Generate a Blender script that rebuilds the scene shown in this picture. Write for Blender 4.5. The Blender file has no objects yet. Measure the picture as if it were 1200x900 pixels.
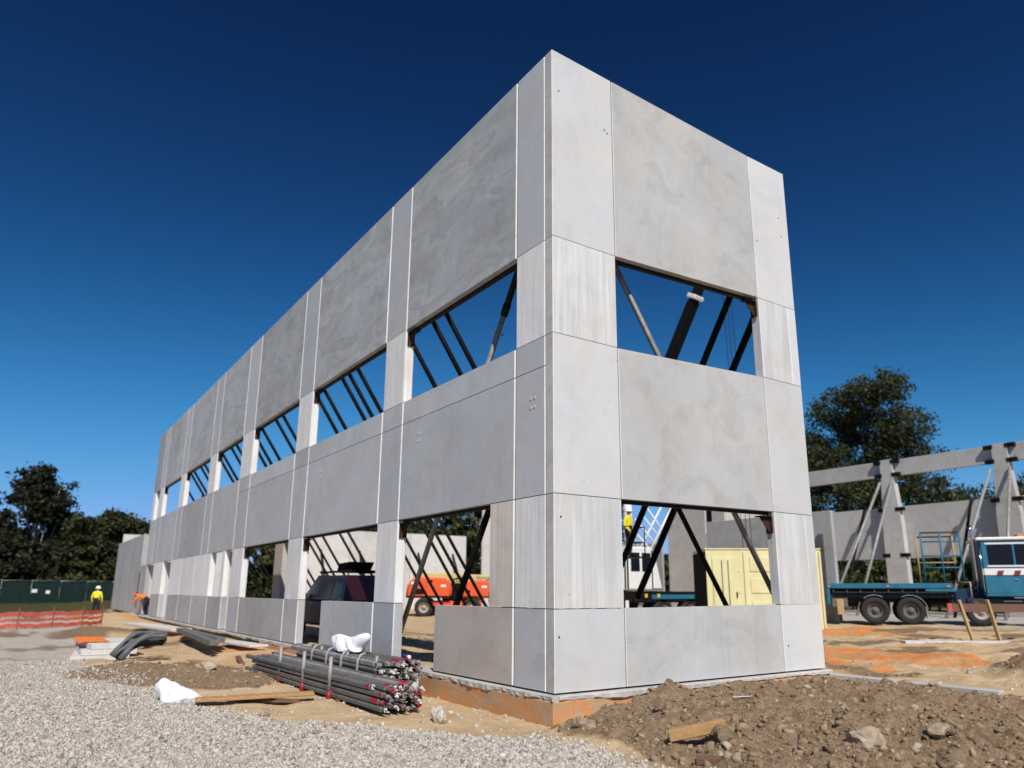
import bpy, bmesh, math, random
import numpy as np
from mathutils import Vector, Matrix, Euler
S = bpy.context.scene
COL = S.collection
R = math.radians
random.seed(7); rng = np.random.default_rng(11)

# ---------------------------------------------------------------- camera, sky, sun, exposure
cd = bpy.data.cameras.new('camera'); cam = bpy.data.objects.new('camera', cd); COL.objects.link(cam)
cam.location = (8.240, -6.136, 1.341)
cam.rotation_euler = (Matrix.Rotation(R(55.107), 4, 'Z') @ Matrix.Rotation(R(90 + 13.428), 4, 'X') @ Matrix.Rotation(R(-0.144) * -1, 4, 'Z')).to_euler()
cd.sensor_width = 36; cd.lens = 25.644
cd.shift_x = -22.676 / 1200; cd.shift_y = 37.453 / 1200
cd.clip_start = .1; cd.clip_end = 6000
cd.dof.use_dof = True; cd.dof.focus_distance = 10.6; cd.dof.aperture_fstop = 0.8
S.camera = cam
SUN_A, SUN_E = 23.0, 45.0          # degrees off the end wall's normal, elevation
sdir = Vector((math.cos(R(SUN_A)) * math.cos(R(SUN_E)), -math.sin(R(SUN_A)) * math.cos(R(SUN_E)), math.sin(R(SUN_E))))
W = bpy.data.worlds.new('World'); S.world = W; W.use_nodes = True
wn = W.node_tree; bg = wn.nodes['Background']
sky = wn.nodes.new('ShaderNodeTexSky'); sky.sky_type = 'NISHITA'; sky.sun_disc = False
sky.sun_elevation = R(SUN_E); sky.sun_rotation = math.atan2(sdir.x, sdir.y)
sky.altitude = 2500; sky.air_density = 1.0; sky.dust_density = .3; sky.ozone_density = 4.0
hsv = wn.nodes.new('ShaderNodeHueSaturation'); hsv.inputs['Saturation'].default_value = 1.22
gam = wn.nodes.new('ShaderNodeGamma'); gam.inputs['Gamma'].default_value = 1.72
wn.links.new(sky.outputs[0], hsv.inputs['Color']); wn.links.new(hsv.outputs[0], gam.inputs[0]); tnt = wn.nodes.new('ShaderNodeVectorMath'); tnt.operation = 'MULTIPLY'; tnt.inputs[1].default_value = (1, .62, .37)
wn.links.new(gam.outputs[0], tnt.inputs[0]); sp_ = wn.nodes.new('ShaderNodeSeparateColor'); cb_ = wn.nodes.new('ShaderNodeCombineColor'); wn.links.new(tnt.outputs[0], sp_.inputs[0])
def wm(op, a, b):
    n = wn.nodes.new('ShaderNodeMath'); n.operation = op
    for k, v in enumerate((a, b)):
        if isinstance(v, bpy.types.NodeSocket): wn.links.new(v, n.inputs[k])
        else: n.inputs[k].default_value = v
    return n.outputs[0]
SKY = .062
for k, (A_, B_) in ((1, (4.84, 9.5)), (2, (3.3, 2.94))):      # camera-like tone response of the whole sky: deep overhead, soft shoulder low down
    x_ = wm('POWER', wm('MULTIPLY', sp_.outputs[k], SKY), 1.4)
    wn.links.new(wm('DIVIDE', wm('MULTIPLY', x_, A_ / SKY), wm('ADD', wm('MULTIPLY', x_, B_), 1.0)), cb_.inputs[k])
r0_ = wm('MULTIPLY', sp_.outputs[0], SKY); wn.links.new(wm('DIVIDE', wm('MULTIPLY', r0_, 1.2 / SKY), wm('ADD', wm('MULTIPLY', r0_, 2.8), 1.0)), cb_.inputs[0]); wn.links.new(cb_.outputs[0], bg.inputs[0])
bg.inputs[1].default_value = .062
sl = bpy.data.lights.new('sun', 'SUN'); sl.energy = 4.6; sl.angle = R(.5); sl.color = (1, .955, .88)
so = bpy.data.objects.new('sun', sl); COL.objects.link(so); so.rotation_euler = sdir.to_track_quat('Z', 'Y').to_euler()
S.view_settings.view_transform = 'Standard'; S.view_settings.look = 'None'; S.view_settings.gamma = 1
S.view_settings.exposure = 0.0

# ---------------------------------------------------------------- materials
MATS = {}
class NT:
    def __init__(s, name):
        s.m = bpy.data.materials.new(name); s.m.use_nodes = True; s.t = s.m.node_tree
        s.b = s.t.nodes['Principled BSDF']; s.out = s.t.nodes['Material Output']; MATS[name] = s.m
    def n(s, typ, **k):
        o = s.t.nodes.new(typ)
        for a, v in k.items():
            if hasattr(o, a): setattr(o, a, v)
            else: s.set(o, a.replace('_', ' '), v)
        return o
    def set(s, o, key, v):
        i = o.inputs[key]
        if hasattr(v, 'links') or isinstance(v, bpy.types.NodeSocket): s.t.links.new(v, i)
        else: i.default_value = v
    def math(s, op, a, b=0, c=None):
        o = s.t.nodes.new('ShaderNodeMath'); o.operation = op; s.set(o, 0, a); s.set(o, 1, b)
        if c is not None: s.set(o, 2, c)
        return o.outputs[0]
    def coord(s, scale=(1, 1, 1), which='Object', rot=(0, 0, 0)):
        tc = s.t.nodes.new('ShaderNodeTexCoord'); mp = s.t.nodes.new('ShaderNodeMapping')
        mp.inputs['Scale'].default_value = scale; mp.inputs['Rotation'].default_value = rot; s.t.links.new(tc.outputs[which], mp.inputs[0]); return mp.outputs[0]
    def noise(s, vec, scale, detail=5, rough=.55, dist=0):
        o = s.t.nodes.new('ShaderNodeTexNoise'); s.t.links.new(vec, o.inputs['Vector'])
        o.inputs['Scale'].default_value = scale; o.inputs['Detail'].default_value = detail
        o.inputs['Roughness'].default_value = rough; o.inputs['Distortion'].default_value = dist; return o.outputs['Fac']
    def ramp(s, fac, stops):
        o = s.t.nodes.new('ShaderNodeValToRGB'); s.set(o, 0, fac); e = o.color_ramp.elements
        while len(e) > 1: e.remove(e[-1])
        for k, (p, c) in enumerate(stops):
            if not isinstance(c, (tuple, list)): c = (c, c, c)
            q = e[0] if k == 0 else e.new(p)
            q.position = p; q.color = (*c, 1)
        return o.outputs[0]
    def mix(s, fac, a, b, mode='MIX'):
        o = s.t.nodes.new('ShaderNodeMix'); o.data_type = 'RGBA'; o.blend_type = mode
        s.set(o, 0, fac)
        for k, v in ((6, a), (7, b)):
            if isinstance(v, (tuple, list)): v = (*v[:3], 1)
            s.set(o, k, v)
        return o.outputs[2]
    def scalecol(s, col, f):
        o = s.t.nodes.new('ShaderNodeVectorMath'); o.operation = 'SCALE'
        s.set(o, 0, col[:3] if isinstance(col, tuple) else col); s.set(o, 'Scale', f); return o.outputs[0]
    def bump(s, h, strength=.3, dist=.01, prev=None):
        o = s.t.nodes.new('ShaderNodeBump'); o.inputs['Strength'].default_value = strength; o.inputs['Distance'].default_value = dist
        s.set(o, 'Height', h)
        if prev is not None: s.t.links.new(prev, o.inputs['Normal'])
        return o.outputs[0]
    def fin(s, col, rough=.8, normal=None, metal=0, spec=.3):
        if isinstance(col, tuple): col = (*col[:3], 1)
        s.set(s.b, 'Base Color', col); s.set(s.b, 'Roughness', rough); s.b.inputs['Metallic'].default_value = metal
        s.b.inputs['Specular IOR Level'].default_value = spec
        if normal is not None: s.t.links.new(normal, s.b.inputs['Normal'])
        return s.m

def concrete(name, base, mottle=.25, style='smooth', rnd=.08, dirt=1.0):
    t = NT(name); oi = t.n('ShaderNodeObjectInfo'); rnd_ = oi.outputs['Random']
    off = t.n('ShaderNodeCombineXYZ')
    for k, m_ in enumerate((61.0, 47.0, 83.0)): t.t.links.new(t.math('MULTIPLY', rnd_, m_), off.inputs[k])
    def rc(scale=(1, 1, 1)):      # object coordinates, shifted per panel so that no two panels share their marks
        a = t.n('ShaderNodeVectorMath'); a.operation = 'ADD'; tc = t.n('ShaderNodeTexCoord')
        t.t.links.new(tc.outputs['Object'], a.inputs[0]); t.t.links.new(off.outputs[0], a.inputs[1])
        mp = t.n('ShaderNodeMapping'); mp.inputs['Scale'].default_value = scale; t.t.links.new(a.outputs[0], mp.inputs[0]); return mp.outputs[0]
    v = rc(); big = t.noise(v, .5, 6, .62, .5); med = t.noise(v, 2.6, 7, .65, .3); fine = t.noise(v, 70, 3, .6); grit = t.noise(v, 22, 5, .7)
    f = t.math('MULTIPLY', t.math('MULTIPLY_ADD', big, mottle * 1.5, 1 - mottle * .75), t.math('MULTIPLY_ADD', med, mottle * .9, 1 - mottle * .45))
    f = t.math('MULTIPLY', f, t.math('MULTIPLY_ADD', fine, .12, .94))
    f = t.math('MULTIPLY', f, t.math('MULTIPLY_ADD', grit, .14, .93))
    f = t.math('MULTIPLY', f, t.math('MULTIPLY_ADD', rnd_, rnd * 2, 1 - rnd))
    vo = t.n('ShaderNodeTexVoronoi'); t.t.links.new(v, vo.inputs['Vector']); vo.inputs['Scale'].default_value = 4.2
    gate = t.math('GREATER_THAN', t.noise(v, 1.4, 2), .54)
    pore = t.math('MULTIPLY', t.math('LESS_THAN', vo.outputs['Distance'], .05), gate)
    f = t.math('MULTIPLY', f, t.math('MULTIPLY_ADD', pore, -.45, 1.0))
    # darker handling smears and damp blotches with soft edges
    bl_ = t.ramp(t.noise(rc((1, 1, 1.3)), 1.15, 6, .62, .9), [(.52, 0.0), (.60, .6), (.72, 1.0)])
    f = t.math('MULTIPLY', f, t.math('MULTIPLY_ADD', bl_, -.13 * dirt, 1.0))
    run = t.ramp(t.noise(rc((3.0, 3.0, .16)), 2.2, 5, .6, .2), [(.58, 0.0), (.72, 1.0)])       # water runs
    f = t.math('MULTIPLY', f, t.math('MULTIPLY_ADD', run, -.08 * dirt, 1.0))
    h = t.math('ADD', t.math('MULTIPLY', fine, .2), t.math('ADD', t.math('MULTIPLY', med, .5), t.math('MULTIPLY', grit, .15)))
    if style == 'smear':          # soft trowel drags along the panel, one edge of each crisper than the other
        w = t.noise(rc((.30, .30, 1.0)), 1.5, 4, .5, .7)
        w = t.math('ADD', w, t.math('MULTIPLY_ADD', t.noise(v, 5, 5, .7), .12, -.06))
        e = t.n('ShaderNodeRGBToBW', Color=t.ramp(w, [(.0, .70), (.36, .78), (.50, 1.0), (.535, .74), (.66, .92), (.8, 1.0)])).outputs[0]
        f = t.math('MULTIPLY', f, t.math('MULTIPLY_ADD', e, .78, .34)); h = t.math('ADD', h, t.math('MULTIPLY', e, .35)); nrm = t.bump(h, .5, .02)
    elif style == 'striated':     # board-formed upright streaks
        w = t.noise(rc((1, 1, .03)), 17, 4, .65); w2 = t.noise(rc((1, 1, .12)), 5, 4, .6)
        f = t.math('MULTIPLY', f, t.math('MULTIPLY_ADD', t.ramp(w, [(.3, .0), (.7, 1.0)]), .22, .87))
        f = t.math('MULTIPLY', f, t.math('MULTIPLY_ADD', t.ramp(w2, [(.42, 0.0), (.6, 1.0)]), .10, .94))
        h = t.math('ADD', h, t.math('MULTIPLY', w, 1.4)); nrm = t.bump(h, .35, .012)
    elif style == 'edge':
        f = t.math('MULTIPLY', f, t.math('MULTIPLY_ADD', t.noise(v, 9, 6, .7), .5, .72)); nrm = t.bump(h, .4, .01)
    else: nrm = t.bump(h, .30, .01)
    tint = t.noise(v, .9, 5, .6)
    col = t.mix(t.ramp(tint, [(.42, 0.0), (.68, 1.0)]), base, (base[0] * 1.03, base[1] * .98, base[2] * .92))
    sp = t.ramp(t.noise(v, 2.1, 5, .7, .4), [(.66, 0.0), (.74, .7)])                             # brown stains
    col = t.mix(t.math('MULTIPLY', sp, .45 * dirt), col, (base[0] * .74, base[1] * .64, base[2] * .54))
    return t.fin(t.scalecol(col, f), .82, nrm, spec=.22)

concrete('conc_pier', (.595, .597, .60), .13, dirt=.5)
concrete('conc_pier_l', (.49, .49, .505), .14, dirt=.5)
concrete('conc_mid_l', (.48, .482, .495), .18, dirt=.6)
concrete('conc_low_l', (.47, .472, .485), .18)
concrete('conc_span', (.52, .518, .508), .26)
concrete('conc_span_l', (.515, .52, .53), .26, dirt=.7)
concrete('conc_smear', (.405, .41, .412), .36, 'smear')
concrete('conc_band', (.61, .608, .60), .12, 'striated', dirt=.5)
concrete('conc_band_l', (.80, .785, .765), .12, 'striated', .05, .5)
concrete('conc_brown', (.52, .465, .42), .24)
concrete('conc_brown_band', (.64, .57, .51), .18, 'striated')
concrete('conc_edge', (.52, .50, .47), .3, 'edge')
concrete('conc_dark', (.42, .42, .42), .3)
concrete('conc_low_span', (.44, .425, .415), .28)
concrete('conc_white', (.60, .59, .575), .18)
concrete('arris_sunlit', (.74, .73, .71), .10)  # paler than the panels: sunlight on the chamfers put into the colour
concrete('conc_wing', (.50, .48, .455), .3)

def plain(name, col, rough=.6, metal=0, var=.12, scale=6, bump=.0, spec=.4, rnd=0):
    t = NT(name); v = t.coord()
    n1 = t.noise(v, scale, 5, .6)
    f = t.math('MULTIPLY_ADD', n1, var * 2, 1 - var)
    if rnd:
        f = t.math('MULTIPLY', f, t.math('MULTIPLY_ADD', t.n('ShaderNodeObjectInfo').outputs['Random'], rnd * 2, 1 - rnd))
    return t.fin(t.scalecol(tuple(col), f), t.math('MULTIPLY_ADD', n1, .2, rough - .1), t.bump(n1, bump, .01) if bump else None, metal, spec)

plain('steel_black', (.010, .0095, .009), .6, 0, .5, 9, 0, .12)
plain('rust', (.055, .028, .018), .85, 0, .45, 14, 0, .1)
def galv(name, base):
    t = NT(name); v = t.coord()
    n = t.noise(v, 5, 5, .65); r_ = t.noise(t.coord((.6, 3, 3)), 4, 5, .6)
    c = t.mix(t.ramp(n, [(.3, 0.0), (.7, 1.0)]), tuple(x * .6 for x in base), base)
    c = t.mix(t.ramp(r_, [(.58, 0.0), (.7, .8)]), c, (.12, .085, .065))
    return t.fin(c, .6, t.bump(n, .2), .35, .35)
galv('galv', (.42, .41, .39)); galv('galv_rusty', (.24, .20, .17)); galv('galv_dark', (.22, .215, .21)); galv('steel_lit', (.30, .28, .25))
plain('red_paint', (.32, .018, .03), .5, 0, .35, 12)
plain('white_dusty', (.60, .57, .53), .75, 0, .3, 18)
plain('white_paint', (.78, .77, .74), .35, 0, .06, 3)
plain('orange_paint', (.70, .10, .03), .45, 0, .25, 3)
plain('cream_paint', (.62, .50, .20), .45, 0, .10, 3)
plain('yellow_shed', (.70, .65, .36), .6, 0, .18, 1.6, .1)
plain('teal_paint', (.02, .15, .24), .5, 0, .4, 3, .1)
plain('teal_dark', (.012, .035, .08), .5, 0, .2, 5)
plain('black_matt', (.009, .009, .010), .85, 0, .3, 6, 0, .08)
plain('rubber', (.025, .024, .023), .85, 0, .4, 12, .2)
plain('dusty_rim', (.38, .34, .29), .7, .2, .25, 9)
plain('maroon', (.028, .005, .009), .3, 0, .15, 5, 0, .5)
plain('glass_dark', (.008, .010, .016), .15, 0, .1, 2, 0, .22)
plain('hazard_yellow', (.75, .5, .03), .5)
plain('rim_dark', (.13, .12, .11), .8, 0, .35, 9)
plain('chrome', (.7, .7, .72), .15, 1.0, .05)
plain('skin', (.45, .25, .17), .6)
plain('hivis_yellow', (.80, .68, .03), .7, 0, .12, 14)
plain('hivis_orange', (.85, .20, .02), .7, 0, .12, 14)
plain('cloth_navy', (.012, .014, .025), .85)
plain('cloth_blue', (.06, .22, .5), .85)
plain('helmet_white', (.85, .85, .83), .35)
plain('barrier_red', (.50, .10, .07), .7, 0, .45, 3)
plain('green_cloth', (.006, .026, .022), .85, 0, .5, .7)
plain('pipe_grey', (.10, .105, .11), .55, 0, .3, 5)
plain('bark', (.15, .11, .08), .9, 0, .4, 6, .5)
plain('bark_pale', (.38, .31, .25), .9, 0, .35, 5, .4)
plain('print_blue', (.02, .05, .22), .5)
plain('stripe_red', (.20, .03, .02), .6, 0, .4, 9)

def timber(name, col, axis):
    t = NT(name); sc = [9, 9, 9]; sc[axis] = .5
    g = t.noise(t.coord(tuple(sc)), 3, 6, .6, .6); v = t.coord()
    c = t.mix(t.ramp(g, [(.3, 0.0), (.7, 1.0)]), tuple(x * .62 for x in col), col)
    return t.fin(c, .8, t.bump(g, .3, .006))
timber('timber', (.52, .30, .13), 0); timber('timber_dark', (.20, .105, .07), 0); timber('timber_pale', (.55, .38, .19), 2)

def cloth(name, col, transl=.15):
    t = NT(name); n = t.noise(t.coord(), 14, 4)
    t.fin(t.scalecol(tuple(col), t.math('MULTIPLY_ADD', n, .1, .95)), .6, t.bump(n, .3, .01), spec=.3)
    t.b.inputs['Subsurface Weight'].default_value = 0
    return t.m
cloth('sheet_white', (.86, .86, .88)); cloth('sheet_orange', (.85, .20, .03))

def leafmat(name, a, b):
    t = NT(name); g = t.n('ShaderNodeNewGeometry')
    n = t.noise(t.coord(), .35, 3)
    c = t.mix(g.outputs['Random Per Island'], a, b)
    c = t.scalecol(c, t.math('MULTIPLY_ADD', n, .9, .55))
    t.fin(c, .55, spec=.25)
    tr = t.n('ShaderNodeBsdfTranslucent'); t.t.links.new(c, tr.inputs[0])
    ms = t.n('ShaderNodeMixShader'); ms.inputs[0].default_value = .22
    t.t.links.new(t.b.outputs[0], ms.inputs[1]); t.t.links.new(tr.outputs[0], ms.inputs[2]); t.t.links.new(ms.outputs[0], t.out.inputs[0])
leafmat('leaf_dark', (.016, .020, .010), (.040, .045, .018))
leafmat('leaf_olive', (.032, .036, .012), (.072, .075, .026))
leafmat('leaf_mid', (.024, .032, .010), (.095, .100, .034))
leafmat('leaf_bush', (.030, .045, .010), (.080, .090, .020))

def island(name, cols, rough=.9):
    t = NT(name); g = t.n('ShaderNodeNewGeometry'); r = g.outputs['Random Per Island']
    st = [(k / max(1, len(cols) - 1), c) for k, c in enumerate(cols)]
    c = t.ramp(r, st); n = t.noise(t.coord(), 45, 4, .65)
    c = t.scalecol(c, t.math('MULTIPLY_ADD', n, .5, .75))
    return t.fin(c, rough, t.bump(n, .5, .006), spec=.15)
island('gravel_stone', [(.36, .32, .28), (.50, .45, .395), (.56, .505, .44), (.46, .41, .36), (.63, .575, .51), (.30, .265, .23), (.53, .475, .415), (.56, .50, .44), (.16, .14, .12), (.5, .45, .39)])
island('soil_clod', [(.19, .126, .075), (.27, .188, .118), (.33, .238, .155), (.23, .158, .097), (.40, .305, .21), (.14, .094, .058), (.30, .212, .136), (.25, .175, .108), (.50, .41, .31)])
island('sand_pebble', [(.50, .42, .32), (.38, .32, .25), (.60, .55, .48), (.30, .25, .19)])
def rockmat(name, a, b):
    t = NT(name); n = t.noise(t.coord(), 7, 7, .65); c = t.mix(t.ramp(n, [(.35, 0.0), (.65, 1.0)]), a, b)
    return t.fin(c, .9, t.bump(n, 1.0, .06), spec=.1)
rockmat('rock_pale', (.30, .215, .14), (.58, .48, .36)); rockmat('rock_grey', (.24, .168, .108), (.46, .36, .26)); rockmat('rock_brown', (.16, .108, .066), (.30, .21, .135))
rockmat('rock_white', (.42, .33, .22), (.72, .68, .62))

# ---------------------------------------------------------------- mesh helpers
class MB:
    def __init__(s): s.bm = bmesh.new(); s.mats = []
    def mi(s, m):
        if m not in s.mats: s.mats.append(m)
        return s.mats.index(m)
    def poly(s, pts, faces, m, smooth=False):
        vs = [s.bm.verts.new(p) for p in pts]; k = s.mi(m); out = []
        for f in faces:
            try: q = s.bm.faces.new([vs[i] for i in f])
            except ValueError: continue
            q.material_index = k; q.smooth = smooth; out.append(q)
        return vs, out
    def panel(s, p, m, bv, bh, edge='arris_sunlit'):    # cast panel: wide upright chamfers coloured pale as painted sunlight, hairline on the level ones
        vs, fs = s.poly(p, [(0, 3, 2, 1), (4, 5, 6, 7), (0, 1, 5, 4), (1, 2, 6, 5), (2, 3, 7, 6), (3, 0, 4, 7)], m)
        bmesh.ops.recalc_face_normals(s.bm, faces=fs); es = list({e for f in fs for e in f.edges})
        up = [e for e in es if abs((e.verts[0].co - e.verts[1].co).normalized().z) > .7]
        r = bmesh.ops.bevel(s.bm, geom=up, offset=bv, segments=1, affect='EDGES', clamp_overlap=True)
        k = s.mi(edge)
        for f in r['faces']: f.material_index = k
        return s
    def hexa(s, p, m, bevel=0, seg=1):
        vs, fs = s.poly(p, [(0, 3, 2, 1), (4, 5, 6, 7), (0, 1, 5, 4), (1, 2, 6, 5), (2, 3, 7, 6), (3, 0, 4, 7)], m)
        if bevel:
            es = list({e for f in fs for e in f.edges})
            r = bmesh.ops.bevel(s.bm, geom=es, offset=bevel, segments=seg, affect='EDGES', profile=.5, clamp_overlap=True)
            for f in r['faces']: f.material_index = s.mi(m)
        return s
    def box(s, x0, x1, y0, y1, z0, z1, m, bevel=0, seg=1):
        return s.hexa([(x0, y0, z0), (x1, y0, z0), (x1, y1, z0), (x0, y1, z0), (x0, y0, z1), (x1, y0, z1), (x1, y1, z1), (x0, y1, z1)], m, bevel, seg)
    def beam(s, p, q, w, h, m, up=(0, 0, 1), bevel=0):
        p, q = Vector(p), Vector(q); d = (q - p).normalized(); u = Vector(up); sx = d.cross(u)
        if sx.length < 1e-4: sx = d.cross(Vector((1, 0, 0)))
        sx.normalize(); u = sx.cross(d); a, b = sx * w / 2, u * h / 2
        return s.hexa([p - a - b, p + a - b, p + a + b, p - a + b, q - a - b, q + a - b, q + a + b, q - a + b], m, bevel)
    def tube(s, pts, r, m, n=10, cap=True):
        pts = [Vector(p) for p in pts]; rs = r if isinstance(r, (list, tuple)) else [r] * len(pts)
        vs = []; ref = None
        for i, p in enumerate(pts):
            d = (pts[min(i + 1, len(pts) - 1)] - pts[max(i - 1, 0)]).normalized()
            a = ref - d * ref.dot(d) if ref is not None else d.orthogonal()
            a.normalize(); ref = a; b = d.cross(a)
            vs += [p + (a * math.cos(2 * math.pi * k / n) + b * math.sin(2 * math.pi * k / n)) * rs[i] for k in range(n)]
        F = [(i * n + k, i * n + (k + 1) % n, (i + 1) * n + (k + 1) % n, (i + 1) * n + k) for i in range(len(pts) - 1) for k in range(n)]
        v, f = s.poly(vs, F, m, True)
        if cap:
            for idx in (range(n - 1, -1, -1), range((len(pts) - 1) * n, len(pts) * n)):
                q = s.bm.faces.new([v[i] for i in idx]); q.material_index = s.mi(m)
        return s
    def lathe(s, prof, c, axis, m, n=24):     # prof: (along, radius)
        ax = Vector(axis).normalized(); a = ax.orthogonal().normalized(); b = ax.cross(a); c = Vector(c); vs = []
        for h, r in prof: vs += [c + ax * h + (a * math.cos(2 * math.pi * k / n) + b * math.sin(2 * math.pi * k / n)) * r for k in range(n)]
        F = [(i * n + k, i * n + (k + 1) % n, (i + 1) * n + (k + 1) % n, (i + 1) * n + k) for i in range(len(prof) - 1) for k in range(n)]
        s.poly(vs, F, m, True); return s
    def prism(s, poly, a, b, f, m, bevel=0, seg=2):   # poly in 2d, f(u,v,t)->xyz
        n = len(poly); vs = [f(u, v, a) for u, v in poly] + [f(u, v, b) for u, v in poly]
        F = [tuple(range(n))[::-1], tuple(range(n, 2 * n))] + [(i, (i + 1) % n, n + (i + 1) % n, n + i) for i in range(n)]
        v, fs = s.poly(vs, F, m)
        bmesh.ops.recalc_face_normals(s.bm, faces=fs)
        if bevel:
            r = bmesh.ops.bevel(s.bm, geom=list({e for q in fs for e in q.edges}), offset=bevel, segments=seg, affect='EDGES', clamp_overlap=True)
            for q in r['faces']: q.material_index = s.mi(m); q.smooth = True
        return s
    def ball(s, c, r, m, n=12, k=8, sc=(1, 1, 1)):
        prof = [(-math.cos(math.pi * i / k), max(1e-4, math.sin(math.pi * i / k))) for i in range(k + 1)]
        vs = [Vector((c[0] + r * sc[0] * rr * math.cos(2 * math.pi * j / n), c[1] + r * sc[1] * rr * math.sin(2 * math.pi * j / n), c[2] + r * sc[2] * h)) for h, rr in prof for j in range(n)]
        F = [(i * n + j, i * n + (j + 1) % n, (i + 1) * n + (j + 1) % n, (i + 1) * n + j) for i in range(k) for j in range(n)]
        s.poly(vs, F, m, True); return s
    def build(s, name, parent=None, loc=None, recalc=True):
        if recalc: bmesh.ops.recalc_face_normals(s.bm, faces=s.bm.faces[:])
        me = bpy.data.meshes.new(name); s.bm.to_mesh(me); s.bm.free()
        for m in s.mats: me.materials.append(MATS[m])
        o = bpy.data.objects.new(name, me); COL.objects.link(o)
        if parent: o.parent = parent
        if loc: o.location = loc
        return o

def tag(o, label=None, cat=None, group=None, kind=None):
    for k, v in (('label', label), ('category', cat), ('group', group), ('kind', kind)):
        if v: o[k] = v
    return o
def thing(name, label, cat, loc=(0, 0, 0), rz=0, group=None):
    o = bpy.data.objects.new(name, None); COL.objects.link(o); o.empty_display_size = .3
    o.location = loc; o.rotation_euler = (0, 0, rz); return tag(o, label, cat, group)
ORD = ['first', 'second', 'third', 'fourth', 'fifth', 'sixth', 'seventh', 'eighth', 'ninth', 'tenth', 'eleventh', 'twelfth', 'thirteenth', 'fourteenth', 'fifteenth', 'sixteenth', 'seventeenth', 'eighteenth', 'nineteenth', 'twentieth', 'twenty-first', 'twenty-second', 'twenty-third', 'twenty-fourth', 'twenty-fifth', 'twenty-sixth', 'twenty-seventh', 'twenty-eighth']

def npmesh(name, V, F, mats, smooth=False, parent=None, attrs=None):
    me = bpy.data.meshes.new(name); V = np.asarray(V, np.float32); F = np.asarray(F, np.int32)
    k = F.shape[1]; me.vertices.add(len(V)); me.vertices.foreach_set('co', V.ravel())
    me.loops.add(F.size); me.loops.foreach_set('vertex_index', F.ravel())
    me.polygons.add(len(F)); me.polygons.foreach_set('loop_start', np.arange(0, F.size, k, dtype=np.int32))
    if smooth: me.polygons.foreach_set('use_smooth', np.ones(len(F), bool))
    me.update(calc_edges=True)
    for a, c in (attrs or {}).items():
        at = me.color_attributes.new(a, 'FLOAT_COLOR', 'POINT'); at.data.foreach_set('color', np.asarray(c, np.float32).ravel())
    for m in mats: me.materials.append(MATS[m])
    o = bpy.data.objects.new(name, me); COL.objects.link(o)
    if parent: o.parent = parent
    return o

def vnoise(x, y, seed=0):
    xi = np.floor(x).astype(np.int64); yi = np.floor(y).astype(np.int64); xf = x - xi; yf = y - yi
    u = xf * xf * (3 - 2 * xf); v = yf * yf * (3 - 2 * yf)
    def hsh(a, b):
        n = (a * 374761393 + b * 668265263 + seed * 1442695041) & 0xFFFFFFFF
        n = ((n ^ (n >> 13)) * 1274126177) & 0xFFFFFFFF
        return ((n ^ (n >> 16)) & 0xFFFF) / 65535.0
    return (hsh(xi, yi) * (1 - u) + hsh(xi + 1, yi) * u) * (1 - v) + (hsh(xi, yi + 1) * (1 - u) + hsh(xi + 1, yi + 1) * u) * v
def fbm(x, y, o=4, seed=0, g=.5):
    s = 0; a = 1; t = 0
    for i in range(o):
        s = s + a * vnoise(x * 2 ** i + 17.3 * i, y * 2 ** i - 9.1 * i, seed + i); t += a; a *= g
    return s / t
def sst(a, b, x):
    t = np.clip((x - a) / (b - a), 0, 1); return t * t * (3 - 2 * t)

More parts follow.
